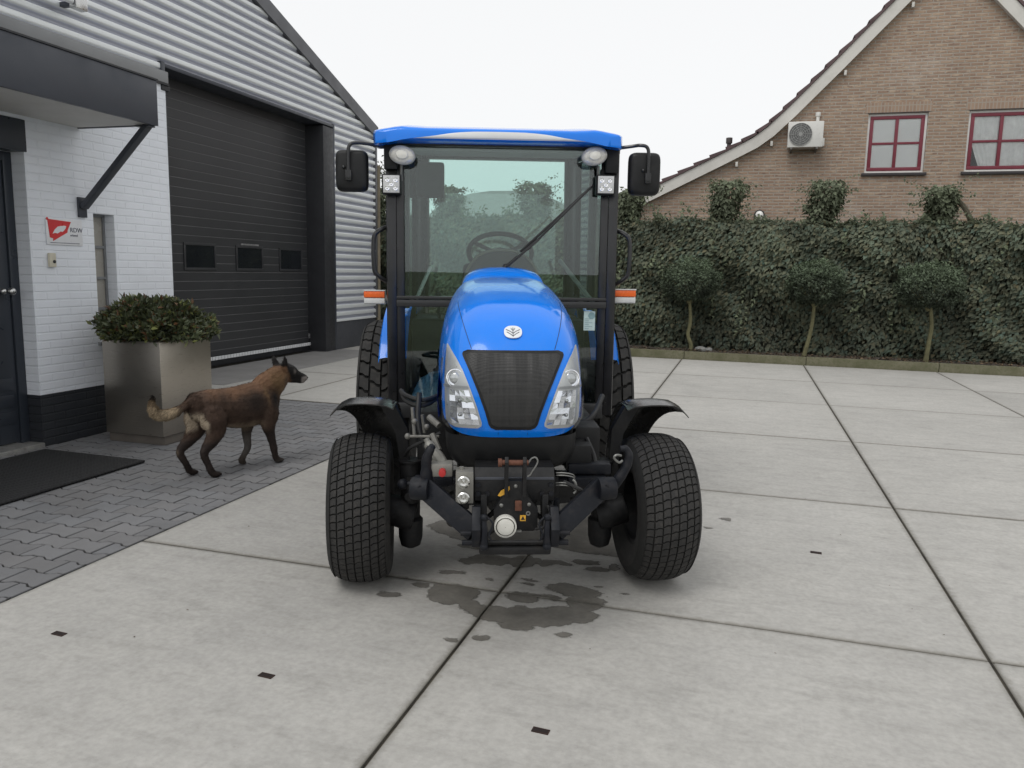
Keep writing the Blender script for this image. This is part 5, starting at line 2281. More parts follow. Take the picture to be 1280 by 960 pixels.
# lower arms with end hooks
for s in (-1, 1):
    b = B()
    top_ = Vector((s * .355 + XO_, -.585, .608))
    bot_ = Vector((s * .150 + XO_, -.74, .475))
    b.bar(top_, bot_, .084, .030, .005, up=(0, 1, 0))
    b.prism([(-.80, .50), (-.79, .46), (-.77, .425), (-.74, .413), (-.71, .425), (-.69, .47), (-.69, .56), (-.74, .57)], lambda u, v, d: (s * .147 + XO_ + d, u, v), -.016, .016, .004)
    b.cyl((s * .33 + XO_, -.60, .60), (s * .40 + XO_, -.585, .60), .045, seg=20, bevel=.006)
    arm_ = b.build('lower_arm', M_iron2, hf)
    b = B()
    b.cyl((s * .13 + XO_, -.755, .437), (s * .20 + XO_, -.755, .437), .011, seg=10)
    b.cyl((s * .165 + XO_, -.76, .475), (s * .205 + XO_, -.76, .475), .009, seg=10)
    b.split('arm_pin', M_iron2, arm_)
    b = B()
    b.tube([(s * .118 + XO_, -.775, .535), (s * .116 + XO_, -.785, .49), (s * .118 + XO_, -.78, .435)], [.010, .012, .014], 8, smooth=3)
    b.sphere((s * .118 + XO_, -.775, .54), .015, 10)
    b.sphere((s * .118 + XO_, -.78, .43), .017, 10)
    b.tube([(s * .105 + XO_, -.785, .545), (s * .085 + XO_, -.79, .52), (s * .10 + XO_, -.79, .48), (s * .09 + XO_, -.785, .455)], .004, 6, smooth=3)
    b.build('lift_link', M_iron2, hf)
    b = B()
    if s < 0:
        b.tube([(-.345, -.58, .60), (-.338, -.585, .65), (-.338, -.59, .71), (-.325, -.59, .752), (-.315, -.575, .765)], [.030, .026, .021, .018, .014], 12, smooth=4)
    else:
        b.tube([(.40, -.57, .60), (.425, -.58, .64), (.452, -.58, .69), (.460, -.58, .73), (.446, -.58, .757), (.424, -.58, .758)], [.022, .021, .019, .017, .015, .012], 12, smooth=4)
    b.build('hook', M_iron2, hf)
    b = B()
    b.bar((s * .145 + XO_, -.60, .58), (s * .12 + XO_, -.73, .45), .03, .03, .004)
    b.box(s * .118 - .012 + XO_, s * .118 + .012 + XO_, -.68, -.60, .40, .60, .004)
    b.bar((s * .06 + XO_, -.62, .53), (s * .13 + XO_, -.66, .48), .014, .014)
    b.build('inner_arm', M_iron, hf)
b = B()
b.box(-.132, .140, -.76, -.72, .388, .420, .01)
b.cyl((-.14, -.745, .435), (.148, -.745, .435), .008, seg=10)
b.build('cross_bar', M_iron, hf)
b = B()
b.cyl((.17, -.60, .56), (.17, -.60, .50), .016, seg=14)
b.build('cylinder_rod', M_iron2, hf)
# hydraulic couplers
M_coup = simple('coupler block', (.21, .205, .185), .5, .3, .2, 12, dirt=.3)
b = B()
b.box(-.222, -.154, -.68, -.60, .565, .690, .005)
b.cyl((-.200, -.64, .690), (-.200, -.64, .70), .01)
hb = b.build('coupler_block', M_coup, tr)
for zc_ in (.655, .592):
    b = B()
    b.lathe([(.024, 0), (.024, .022), (.019, .026), (.017, .012), (.009, .010), (.007, .018), (.001, .019)], (-.192, -.68, zc_), (0, -1, 0), 24)
    b.build('coupler', M_chrome, hb)
b = B()
b.cyl((-.275, -.60, .672), (-.275, -.64, .672), .014, seg=14, bevel=.003)
b.build('red_cap', simple('red plastic cap', (.42, .02, .02), .45), tr)
b = B()
b.box(-.325, -.235, -.595, -.52, .645, .70, .012)
b.tube([(-.345, -.50, .78), (-.325, -.51, .745), (-.29, -.53, .70), (-.27, -.54, .66)], [.012, .022, .026, .022], 10, smooth=3)
b.build('valve_body', M_coup, tr)
M_cast = simple('light cast parts', (.17, .165, .15), .55, .3, .25, 20, dirt=.3)
b = B()
for x0, y0, z0, x1, y1, z1, r_ in ((-.44, -.25, .735, -.30, -.3, .745, .006), (-.42, -.24, .86, -.41, -.25, .74, .008), (-.38, -.2, .82, -.37, -.2, .74, .008),
                                   (-.345, -.30, .83, -.30, -.34, .80, .014), (-.33, -.32, .76, -.30, -.36, .70, .013)):
    b.cyl((x0, y0, z0), (x1, y1, z1), r_, seg=10)
for x, y, z in ((-.44, -.25, .735), (-.41, -.25, .80), (-.325, -.32, .815), (-.36, -.22, .77)):
    b.sphere((x, y, z), .014, 10)
b.split('pipe_fitting', M_cast, tr)
b = B()
for off in (0, .025):
    b.tube([(-.50, .1, .88), (-.46, -.05, .855 + off), (-.38, -.1, .845 + off), (-.30, .0, .88)], .011, 8, smooth=4)
b.tube([(-.40, -.1, .9), (-.40, -.16, .78), (-.36, -.2, .66), (-.30, -.2, .6)], .012, 8, smooth=4)
b.tube([(.30, .0, .80), (.34, -.1, .77), (.40, -.05, .80), (.46, .1, .86)], .013, 8, smooth=4)
b.tube([(-.03, -.45, .66), (.05, -.5, .62), (.1, -.48, .58)], .012, 8, smooth=4)
b.tube([(-.24, -.58, .60), (-.28, -.5, .55), (-.25, -.3, .5)], .012, 8, smooth=4)
b.tube([(-.19, -.66, .565), (-.20, -.70, .52), (-.16, -.72, .47), (-.10, -.70, .45), (-.06, -.66, .47)], .008, 7, smooth=4)
b.tube([(-.21, -.63, .565), (-.25, -.62, .50), (-.24, -.50, .42), (-.15, -.40, .42)], .009, 7, smooth=4)
b.tube([(.11, -.64, .57), (.14, -.70, .54), (.12, -.72, .49), (.085, -.70, .47)], .006, 7, smooth=4)
b.tube([(.20, -.60, .63), (.27, -.62, .60), (.30, -.55, .55), (.26, -.4, .50)], .008, 7, smooth=4)
b.tube([(-.30, -.3, .70), (-.36, -.34, .62), (-.33, -.36, .53), (-.26, -.34, .48)], .010, 7, smooth=4)
b.tube([(.33, -.3, .74), (.36, -.36, .66), (.35, -.40, .58), (.30, -.36, .50)], .010, 7, smooth=4)
b.tube([(-.47, -.05, .60), (-.44, -.16, .66), (-.38, -.2, .70), (-.30, -.2, .74)], .008, 7, smooth=4)
b.split('hose', M_rub, tr)
b = B()
b.lathe([(.02, -.17), (.09, -.15), (.13, -.06), (.135, .05), (.10, .14), (.03, .16)], (0.02, 0, .43), (0, 1, 0), 24, True)
b.cyl((.02, -.17, .43), (.02, -.34, .45), .045, .035, 16)
b.build('differential', M_iron, tr)
b = B()
for x, z in ((-.36, .615), (-.315, .575), (-.205, .49), (.365, .618), (.30, .565), (.21, .49), (-.135, .60), (.145, .60), (-.135, .635), (.145, .635), (-.10, .60), (.11, .60)):
    b.cyl((x, -.60 if abs(x) > .2 else -.655, z), (x, -.635 if abs(x) > .2 else -.668, z), .010, seg=6)
b.split('bolt', M_iron2, hf)
b = B()
b.box(.225, .40, -.25, .25, .60, .78, .02)
b.box(-.42, -.24, .0, .4, .56, .80, .02)
b.box(.23, .34, -.40, -.20, .62, .73, .01)
b.split('side_box', M_blk, tr)
b = B()
for z in (.665, .655, .625, .615):
    b.tube([(.17, -.60, z), (.20, -.61, z + .003), (.235, -.60, z - .006), (.245, -.59, z - .02)], .003, 5, smooth=3)
b.tube([(.235, -.61, .64), (.245, -.615, .63), (.25, -.61, .60), (.24, -.61, .585)], .005, 6, smooth=3)
b.split('retaining_clip', M_alu, tr)
b = B()
b.box(.24, .40, -.45, -.38, .565, .605, .008)
b.box(.24, .42, -.42, -.35, .61, .655, .008)
b.box(-.40, -.24, -.45, -.38, .565, .60, .008)
b.split('support_arm', M_iron2, tr)
b = B()
b.tube([(.425, -.60, .735), (.405, -.61, .74), (.395, -.61, .728), (.415, -.61, .71), (.43, -.6, .715)], .005, 6, smooth=3)
b.build('hook_latch', M_alu, tr)

# ---------------------------------------------------------------- cab
ZB, ZM, ZT = .62, 1.275, 2.125
CW = .625
YF, YR = .90, 2.12
b = B()
for s in (-1, 1):
    b.bar((s * CW, YF, ZB), (s * (CW - .004), YF - .02, ZT), .052, .06, .008)
    b.bar((s * (CW - .05), YF + .004, ZB), (s * (CW - .054), YF - .016, ZT), .045, .03, .004)
    b.bar((s * .54, YR, 1.0), (s * .53, YR + .03, 2.26), .085, .07, .01)
    b.bar((s * CW, YF, ZT), (s * .56, YR + .03, 2.24), .06, .05, .006)
    b.bar((s * (CW - .002), YF, ZB + .05), (s * .60, 1.4, ZB + .05), .05, .06, .006)
    b.bar((s * .60, 1.4, .68), (s * .585, 1.95, 1.25), .05, .05, .006)
    b.bar((s * .60, 1.52, 1.2), (s * .595, 1.52, 2.2), .045, .05, .006)
b.box(-CW + .03, CW - .03, YF - .032, YF + .02, ZM + .008, ZM + .026, .004)
b.box(-CW + .03, CW - .03, YF - .038, YF + .02, ZM - .034, ZM + .004, .005)
b.box(-CW + .03, CW - .03, YF - .05, YF + .02, ZT - .006, ZT + .034, .005)
b.box(-CW + .03, CW - .03, YF - .02, YF + .03, ZB - .02, ZB + .07, .006)
b.box(-.55, .55, YR - .02, YR + .05, 1.18, 1.26, .006)
b.box(-.55, .55, YR + .0, YR + .06, 2.225, 2.29, .006)
cab = b.build('cab_frame', M_cabfr, tr)
b = B()
b.box(-.545, .545, YF - .03, YF - .0265, ZM + .02, ZT - .014)
b.build('windscreen', M_glass, cab, smooth=False)
for s in (-1, 1):
    b = B()
    b.box(min(s * .24, s * .545), max(s * .24, s * .545), YF - .018, YF - .0145, ZB + .072, ZM - .024)
    b.build('lower_glass', M_glass, cab, smooth=False)
    b = B()
    b.loft([[(s * .622, YF + .04, .72), (s * .60, 1.42, .72), (s * .60, 1.5, 1.25), (s * .598, 1.5, 2.17), (s * .618, YF + .04, 2.12)],
            [(s * .625, YF + .04, .72), (s * .603, 1.42, .72), (s * .603, 1.5, 1.25), (s * .601, 1.5, 2.17), (s * .621, YF + .04, 2.12)]])
    b.build('door_glass', M_glass, cab, smooth=False)
    b = B()
    b.loft([[(s * .597, 1.545, 1.25), (s * .555, YR - .03, 1.25), (s * .55, YR - .02, 2.2), (s * .592, 1.545, 2.17)],
            [(s * .600, 1.545, 1.25), (s * .558, YR - .03, 1.25), (s * .553, YR - .02, 2.2), (s * .595, 1.545, 2.17)]])
    b.build('side_glass', M_glass, cab, smooth=False)
b = B()
b.box(-.495, .495, YR + .01, YR + .0135, 1.262, 2.224)
b.build('rear_glass', M_glass, cab, smooth=False)

# roof
RXc = -.03
b = B()
rings = []
for y, hw_, zb, zt in ((.715, .60, 2.140, 2.176), (.725, .655, 2.133, 2.188), (.78, .672, 2.128, 2.203), (.95, .678, 2.13, 2.235), (1.3, .68, 2.19, 2.30), (1.8, .68, 2.26, 2.36), (2.2, .67, 2.28, 2.37), (2.26, .62, 2.30, 2.34)):
    ring = []
    for k in range(48):
        a = 2 * math.pi * k / 48
        ca, sa = math.cos(a), math.sin(a)
        x = hw_ * math.copysign(abs(ca) ** .26, ca)
        zc_, hh = (zb + zt) / 2, (zt - zb) / 2
        z = zc_ + hh * math.copysign(abs(sa) ** .34, sa)
        z += -.010 * (abs(x) / hw_) ** 6
        # corner pods
        if sa > 0:
            z += .009 * math.exp(-((abs(x) - .52) / .06) ** 2)
        else:
            z -= .026 * max(0, (abs(x) / hw_ - .74) / .26) ** 1.2
        ring.append((RXc + x, y, z))
    rings.append(ring)
b.loft(rings)
roof_ = b.build('roof', M_blue, tr, angle=50)
rb = BVHTree.FromPolygons([v.co.copy() for v in roof_.data.vertices], [tuple(p.vertices) for p in roof_.data.polygons])
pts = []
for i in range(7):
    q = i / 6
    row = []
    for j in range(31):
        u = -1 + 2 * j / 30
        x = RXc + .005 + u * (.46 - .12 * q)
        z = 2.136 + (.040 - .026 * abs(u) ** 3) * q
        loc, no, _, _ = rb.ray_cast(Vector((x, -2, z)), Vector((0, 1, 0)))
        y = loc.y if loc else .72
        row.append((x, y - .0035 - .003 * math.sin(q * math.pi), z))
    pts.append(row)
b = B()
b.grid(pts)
b.build('roof_sky_sheen', simple('pale sky sheen', (.74, .74, .73), .4, var=.05), roof_)  # pale sheet standing in for sky reflected on the front lip
b = B()
b.box(-.60, .55, .93, 2.2, 2.105, 2.125)
for v in b.b.verts:
    v.co.z += (v.co.y - .93) * .115
b.build('roof_lining', simple('grey roof lining', (.42, .43, .43), .9), roof_, smooth=False)
for s in (-1, 1):
    b = B()
    b.box(s * .615 - .035 + (-.02 if s > 0 else 0), s * .615 + .035 + (-.02 if s > 0 else 0), .80, .92, 1.985, 2.115, .008)
    b.build('lamp_bracket', M_blk, cab)

# lamps on the pillars
M_opal = simple('work lamp lens', (.66, .64, .58), .25, .15, .12, 10)
M_lampgrey = simple('work lamp shell', (.36, .36, .35), .4, .2, .06)
for s, x, z in ((-1, -.548, 2.056), (1, .490, 2.070)):
    b = B()
    MM = Matrix.Rotation(R(-10 * s), 4, 'Y')
    c_ = Vector((x, .78, z))

    def ell(rx_, rz_, y_):
        return [c_ + MM @ Vector((rx_ * math.cos(2 * math.pi * k / 32), y_, rz_ * math.sin(2 * math.pi * k / 32))) for k in range(32)]
    b.loft([ell(.04, .03, .07), ell(.066, .046, .04), ell(.072, .050, .0), ell(.070, .049, -.012)])
    wl_ = b.build('work_lamp', M_lampgrey, cab)
    b = B()
    b.loft([ell(.067, .046, -.0125), ell(.064, .044, -.020), ell(.05, .035, -.028), ell(.02, .014, -.033)])
    b.build('lamp_glass', M_opal, wl_, angle=60)
    b = B()
    b.loft([ell(.034, .026, -.0335), ell(.030, .022, -.040), ell(.010, .008, -.045)])
    b.build('lamp_bulb', simple('lamp bulb glow', (.75, .73, .66), .2), wl_)
    b = B()
    b.cyl((x - (.01 if s < 0 else -.03), .82, z - .045), (x - (.012 if s < 0 else -.032), .83, z - .13), .008)
    b.build('lamp_stem', M_alu, wl_)
for s, x, z in ((-1, -.609, 1.905), (1, .560, 1.922)):
    b = B()
    b.box(x - .052, x + .052, .79, .85, z - .054, z + .054, .008)
    b.box(x - .02, x + .02, .85, .89, z + .02, z + .09, .004)
    for k in range(5):
        b.box(x - .045 + k * .02, x - .037 + k * .02, .851, .868, z - .05, z + .05)
    lw_ = b.build('led_lamp', M_blk, cab)
    b = B()
    b.box(x - .044, x + .044, .784, .7895, z - .046, z + .046, .002)
    b.build('led_cover', simple('led cover', (.56, .56, .55), .25, .2, .06), lw_)
    b = B()
    for dx, dz_ in ((-.022, -.022), (.022, -.022), (-.022, .022), (.022, .022), (0, 0)):
        b.lathe([(.014, 0), (.012, .002), (.006, .001), (.004, .004), (.001, .005)], (x + dx, .784, z + dz_), (0, -1, 0), 14)
    b.split('led_reflector', M_bowl, lw_)

# mirrors
for s, x0, x1, z0, z1 in ((-1, -.910, -.735, 1.862, 2.083), (1, .686, .862, 1.868, 2.100)):
    xm, zm = (x0 + x1) / 2, (z0 + z1) / 2
    hx_, hz_ = (x1 - x0) / 2, (z1 - z0) / 2
    b = B()

    def rr_(f, y_):
        out = []
        for k in range(40):
            a = 2 * math.pi * k / 40
            ca, sa = math.cos(a), math.sin(a)
            out.append((xm + f * hx_ * math.copysign(abs(ca) ** .35, ca), y_, zm + f * hz_ * math.copysign(abs(sa) ** .3, sa)))
        return out
    b.loft([rr_(.80, .775), rr_(.92, .782), rr_(.985, .80), rr_(1.0, .83), rr_(.97, .845)])
    mi = b.build('mirror', M_blk, cab, angle=50)
    b = B()
    b.loft([rr_(.95, .8455), rr_(.95, .848)])
    b.build('mirror_glass', M_chrome, mi, smooth=False)
    b = B()
    xa = s * .60 - (.02 if s > 0 else 0)
    xr_ = xm + (.012 if s > 0 else -.012)
    zt_ = z1 + .012
    b.tube([(xa, .84, zt_ + .005), (xa + s * .12, .80, zt_ + .018), (xr_ - s * .045, .775, zt_ + .020), (xr_ - s * .01, .765, zt_ + .008), (xr_, .762, z1 - .03), (xr_, .762, zm - .04)], .0095, 8, smooth=5)
    b.box(xr_ - .016, xr_ + .016, .757, .779, zm - .055, zm - .0, .004)
    b.sphere((xr_ - .026, .772, zm + .015), .010, 10)
    b.build('mirror_arm', M_cabfr, mi)

# grab handles
for s in (-1, 1):
    b = B()
    b.tube([(s * .635, .92, 1.688), (s * .69, .88, 1.66), (s * .718, .87, 1.615), (s * .718, .87, 1.46), (s * .70, .88, 1.415), (s * .645, .91, 1.375)], .0125, 10, smooth=5)
    b.build('grab_handle', M_cabfr, cab)

# indicators: orange over white
M_or = simple('orange lens', (.80, .13, .015), .25, var=.08, vs=30)
M_cl = simple('clear indicator lens', (.60, .60, .58), .25, var=.06, vs=30)
for s, x0, x1, z0, z1 in ((-1, -.786, -.662, 1.250, 1.330), (1, .645, .775, 1.270, 1.352)):
    zm = z0 + (z1 - z0) * .46
    b = B()
    b.box(x0, x1, .93, .965, z0, z1, .004)
    b.bar(((x1 if s < 0 else x0), .95, zm), (s * .62, .93, zm), .03, .03)
    ind = b.build('indicator', M_cl, cab)
    b = B()
    b.box(x0 + .003, x1 - .003, .905, .9295, zm + .001, z1 - .006, .006)
    b.build('orange_lens', M_or, ind)
    b = B()
    b.box(x0 + .003, x1 - .003, .908, .9295, z0 + .004, zm - .001, .006)
    b.build('clear_lens', M_cl, ind)
    b = B()
    b.box(x0 + .001, x1 - .001, .904, .9295, z1 - .0055, z1 + .001, .002)
    b.build('lens_rim', M_cl, ind)

# wiper
b = B()
b.cyl((.02, .80, 1.445), (.02, .84, 1.475), .020, .016, 12)
b.bar((.02, .815, 1.47), (.20, .845, 1.625), .030, .014, .003)
b.bar((.19, .845, 1.615), (.50, .862, 1.925), .020, .012, .003)
b.bar((.10, .855, 1.555), (.49, .868, 1.915), .012, .015, .002)
b.build('wiper', M_cabfr, cab)

# sticker on the right lower glass
b = B()
b.box(.470, .535, YF - .0215, YF - .0186, 1.115, 1.225)
st = b.build('paper_sticker', simple('pale green paper', (.50, .62, .58), .7, var=.12, vs=40), cab, smooth=False)
b = B()
b.lathe([(.0, .0), (.016, .001), (.020, .0)], (.515, YF - .0218, 1.20), (0, -1, 0), 16)
for k in range(6):
    b.box(.476, .500 + .02 * (k % 2), YF - .0226, YF - .0218, 1.125 + k * .011, 1.128 + k * .011)
b.split('sticker_print', simple('sticker print', (.22, .34, .34), .7), st, smooth=False)

# rear fenders
for s in (-1, 1):
    b = B()
    pts = []
    for k in range(21):
        a = R(-58 + 150 * k / 20)
        r_ = .66
        pts.append([(s * x, RY + r_ * math.sin(a), .555 + r_ * math.cos(a) + dz_) for x, dz_ in ((.57, -.0), (.60, .004), (.70, .006), (.735, .0), (.745, -.03))])
    b.grid(pts)
    b.build('rear_fender', M_blue, tr, angle=50)

# interior
M_int = simple('dark interior plastic', (.022, .022, .023), .65, var=.15)
M_floor = simple('cab floor mat', (.035, .034, .033), .8, var=.2, vs=8)
b = B()
b.box(-.585, .585, YF + .035, 1.7, .60, .64, .004)
b.box(-.56, .56, 1.62, 2.1, .64, 1.02, .02)
b.build('cab_floor', M_floor, cab)
b = B()
rings = []
for y, w_, zt in ((.915, .262, 1.56), (.96, .27, 1.575), (1.08, .26, 1.57), (1.16, .22, 1.50)):
    rings.append([(w_ * math.copysign(abs(math.sin(a)) ** .75, math.sin(a)) * 1.0, y, .70 + (zt - .70) * max(0, math.cos(a)) ** .45) for a in [(-90 + 180 * k / 30) * math.pi / 180 for k in range(31)]])
b.grid(rings)
b.b.faces.new([b.b.verts.new(q) for q in rings[0]])
b.b.faces.new([b.b.verts.new(q) for q in rings[-1]])
dash = b.build('dashboard', simple('dash brown black', (.030, .024, .020), .55, var=.15), cab, angle=45)
b = B()
b.tube([(x, y - .004, z + .003) for x, y, z in rings[0][6:25]], .007, 6)
b.build('dash_edge', simple('dash edge beige', (.22, .19, .14), .6), dash)
b = B()
SM = Matrix.Translation((.0, 1.30, 1.56)) @ Matrix.Rotation(R(38), 4, 'X')
b.tube([SM @ Vector((.195 * math.cos(q * math.pi / 20), .195 * math.sin(q * math.pi / 20), 0)) for q in range(41)], .015, 8, cap=False)
for q in (0, 2.1, 4.2):
    b.tube([SM @ Vector((0, 0, -.02)), SM @ Vector((.19 * math.cos(q + .5), .19 * math.sin(q + .5), 0))], .013, 6)
b.cyl((0, 1.12, 1.40), SM @ Vector((0, 0, .01)), .03)
b.build('steering_wheel', M_int, cab)
M_seat = simple('grey seat fabric', (.035, .036, .038), .85, var=.15, vs=30)
b = B()
b.box(-.25, .25, 1.5, 1.95, .95, 1.08, .05, seg=3)
b.box(-.24, .24, 1.90, 2.03, 1.04, 1.50, .05, seg=3)
b.build('seat', M_seat, cab)
b = B()
for s in (-1, 1):
    b.box(min(s * .30, s * .56), max(s * .30, s * .56), 1.45, 2.08, .64, 1.14, .03)
    b.tube([(s * .38, 1.5, 1.1), (s * .39, 1.45, 1.28)], .010, 6)
    b.sphere((s * .39, 1.445, 1.29), .024, 10)
b.split('side_console', M_int, cab)
b = B()
b.tube([(-.50, 1.15, 1.28), (-.455, 1.7, 1.46)], .013, 8)
b.tube([(.56, 1.12, 1.26), (.42, 1.75, 1.52)], .014, 8)
b.split('gas_strut', simple('strut grey', (.55, .57, .55), .35, .3), cab)
b = B()
b.box(-.56, -.37, 1.95, 2.02, 1.94, 2.18, .02)
b.build('radio_box', M_int, cab)
# crumpled blue plastic bag on the cab floor
b = B()
pts = []
for i in range(15):
    row = []
    for j in range(13):
        x = -.53 + .25 * i / 14
        y = .96 + .2 * j / 12
        e = math.sin(math.pi * i / 14) * math.sin(math.pi * j / 12)
        z = .70 + e ** .6 * (.10 + .10 * (x + .53) / .25) + .05 * e * noise.noise(Vector((x * 22, y * 22, 1)))
        row.append((x, y, max(z, .645)))
    pts.append(row)
b.grid(pts)
bag = b.build('plastic_bag', simple('pale blue plastic', (.12, .24, .42), .3, var=.3, vs=30), None, smooth=True, angle=18)
bag.location = tr.location
bag.rotation_euler = tr.rotation_euler
tag(bag, 'crumpled pale blue plastic bag on the cab floor behind the left lower glass', 'plastic bag')

# ================================================================== DOG
DC = Vector((-3.42, 4.65, 0)) + Vector((.954, -.301, 0)) * (-.02)
dog = thing('dog', 'brown shepherd dog with dark face and pale curled tail, standing on the paving looking right', 'dog', DC, math.atan2(.95, .30))
# local: x forward, y left, z up


def rings_of(spine, seg=16, flip=False):
    """spine: (pos, half width (lateral), half depth (in plane))"""
    P = [Vector(s[0]) for s in spine]
    out = []
    side0 = Vector((0, 1, 0))
    for i, (p_, w_, d_) in enumerate(spine):
        t_ = (P[min(i + 1, len(P) - 1)] - P[max(i - 1, 0)]).normalized()
        sx = (side0 - t_ * side0.dot(t_))
        sx.normalize()
        up_ = t_.cross(sx)
        out.append([Vector(p_) + sx * (math.cos(2 * math.pi * k / seg) * w_) + up_ * (math.sin(2 * math.pi * k / seg) * d_) for k in range(seg)])
    return out


def dense_spine(sp, k=5):
    pts = [Vector(s[0]) for s in sp]
    pp = catmull(pts, k)
    ws = np.interp(np.linspace(0, len(sp) - 1, len(pp)), range(len(sp)), [s[1] for s in sp])
    ds = np.interp(np.linspace(0, len(sp) - 1, len(pp)), range(len(sp)), [s[2] for s in sp])
    return [(p_, a, c) for p_, a, c in zip(pp, ws, ds)]


parts = {
    'torso': [((-.335, 0, .50), .045, .05), ((-.30, 0, .50), .085, .095), ((-.22, 0, .485), .102, .118), ((-.12, 0, .472), .104, .126), ((0, 0, .452), .112, .148),
              ((.10, 0, .448), .118, .160), ((.20, 0, .455), .116, .162), ((.29, 0, .465), .100, .145), ((.35, 0, .475), .072, .105), ((.39, 0, .475), .035, .05)],
    'neck': [((.20, 0, .50), .080, .10), ((.29, 0, .55), .082, .122), ((.36, -.002, .598), .074, .108), ((.42, -.004, .640), .066, .088), ((.47, -.008, .668), .05, .06)],
    'skull': [((.395, -.01, .668), .03, .03), ((.425, -.01, .668), .060, .058), ((.475, -.012, .664), .066, .064), ((.515, -.015, .652), .056, .056), ((.548, -.018, .634), .040, .042), ((.60, -.022, .612), .032, .033),
              ((.640, -.026, .600), .026, .026), ((.655, -.027, .598), .014, .016)],
    'jaw': [((.48, -.014, .612), .042, .032), ((.55, -.018, .592), .030, .022), ((.60, -.022, .578), .024, .017), ((.632, -.024, .575), .014, .012)],
    'tail': [((-.28, 0, .55), .040, .045), ((-.34, 0, .525), .026, .030), ((-.41, .0, .490), .022, .026), ((-.48, .0, .470), .026, .032), ((-.55, .0, .474), .027, .032), ((-.592, 0, .51), .022, .026), ((-.600, 0, .56), .014, .017), ((-.583, 0, .607), .005, .006)],
}
ly, ry = .072, -.072
legs = {
    # hind right (near camera): hip, knee, hock, paw
    'hr': [((-.215, ry + .03, .53), 0.0232, 0.0560), ((-.222, ry + .008, .475), 0.0480, 0.0950), ((-.205, ry - .004, .40), 0.0560, 0.1000), ((-.195, ry - .004, .33), 0.0460, 0.0780), ((-.225, ry - .004, .265), 0.0383, 0.0526), ((-.278, ry, .205), 0.0255, 0.0347), ((-.288, ry, .165), 0.0220, 0.0280), ((-.262, ry, .10), 0.0209, 0.0235), ((-.238, ry, .045), 0.0244, 0.0246), ((-.215, ry, .022), 0.0302, 0.0246), ((-.185, ry, .016), 0.0255, 0.0179)],
    'hl': [((-.22, ly - .03, .53), 0.0232, 0.0560), ((-.235, ly - .008, .475), 0.0480, 0.0920), ((-.235, ly, .39), 0.0540, 0.0920), ((-.25, ly, .32), 0.0440, 0.0700), ((-.30, ly, .26), 0.0348, 0.0470), ((-.365, ly, .205), 0.0232, 0.0314), ((-.372, ly, .165), 0.0209, 0.0269), ((-.335, ly, .10), 0.0197, 0.0224), ((-.300, ly + .022, .045), 0.0232, 0.0235), ((-.278, ly + .026, .024), 0.0290, 0.0235), ((-.250, ly + .028, .017), 0.0244, 0.0179)],
    'fr': [((.235, ry + .03, .54), 0.0232, 0.0560), ((.238, ry + .006, .47), 0.0440, 0.0850), ((.255, ry - .006, .38), 0.0500, 0.0800), ((.245, ry - .004, .30), 0.0441, 0.0582), ((.262, ry, .23), 0.0302, 0.0381), ((.282, ry, .155), 0.0244, 0.0280), ((.292, ry, .115), 0.0255, 0.0291), ((.300, ry, .065), 0.0209, 0.0224), ((.318, ry, .025), 0.0302, 0.0235), ((.352, ry, .016), 0.0278, 0.0179)],
    'fl': [((.225, ly - .03, .54), 0.0232, 0.0560), ((.228, ly - .006, .46), 0.0440, 0.0800), ((.205, ly + .004, .37), 0.0460, 0.0720), ((.175, ly, .29), 0.0394, 0.0515), ((.165, ly, .22), 0.0290, 0.0347), ((.172, ly, .15), 0.0244, 0.0269), ((.168, ly, .115), 0.0244, 0.0269), ((.135, ly, .065), 0.0209, 0.0213), ((.115, ly, .035), 0.0255, 0.0246), ((.125, ly, .012), 0.0255, 0.0202)],
}
b = B()
for k, sp in list(parts.items()) + list(legs.items()):
    rg = rings_of(dense_spine(sp))
    b.loft(rg)
# ears
for s in (-1, 1):
    bx, by = .425, s * .040 - .010
    tipv = Vector((.408 if s < 0 else .405, by + s * .030, .800 if s > 0 else .795))
    base = [Vector((bx - .036, by + s * .004, .700)), Vector((bx - .004, by + s * .034, .692)), Vector((bx + .034, by + s * .008, .705)), Vector((bx + .0, by - s * .022, .715))]
    rg = []
    for q in (-.25, 0, .3, .6, .85, 1.0):
        f_ = max(.12, (1 - max(0, q) ** 1.5) ** .8)
        cen = (base[0] + base[1] + base[2] + base[3]) / 4
        c2 = cen.lerp(tipv, q) if q >= 0 else cen + (cen - tipv) * .25
        rg.append([c2 + (bb - cen) * f_ for bb in base])
    b.loft(rg)
# toes
for nm in legs:
    px_, py_, pz_ = legs[nm][-1][0]
    for q in (-1.5, -.5, .5, 1.5):
        b.sphere((px_ + .012 - abs(q) * .004, py_ + q * .011, pz_ + .0), (.017, .0085, .0125), 8)
bmesh.ops.recalc_face_normals(b.b, faces=b.b.faces[:])
me0 = bpy.data.meshes.new('body')
b.b.to_mesh(me0)
b.b.free()
tmp = bpy.data.objects.new('body', me0)
COL.objects.link(tmp)
md = tmp.modifiers.new('r', 'REMESH')
md.mode = 'VOXEL'
md.voxel_size = .0062
md.use_smooth_shade = True
sm = tmp.modifiers.new('s', 'SMOOTH')
sm.factor = .5
sm.iterations = 11
dg = bpy.context.evaluated_depsgraph_get()
me = bpy.data.meshes.new_from_object(tmp.evaluated_get(dg))
bpy.data.objects.remove(tmp)
nv = len(me.vertices)
V = np.zeros(nv * 3, np.float32)
me.vertices.foreach_get('co', V)
V = V.reshape(-1, 3)
V[:, 2] = np.maximum(V[:, 2], .0)
me.vertices.foreach_set('co', V.ravel())
me.update()
Nv = np.zeros(nv * 3, np.float32)
me.vertices.foreach_get('normal', Nv)
Nv = Nv.reshape(-1, 3)


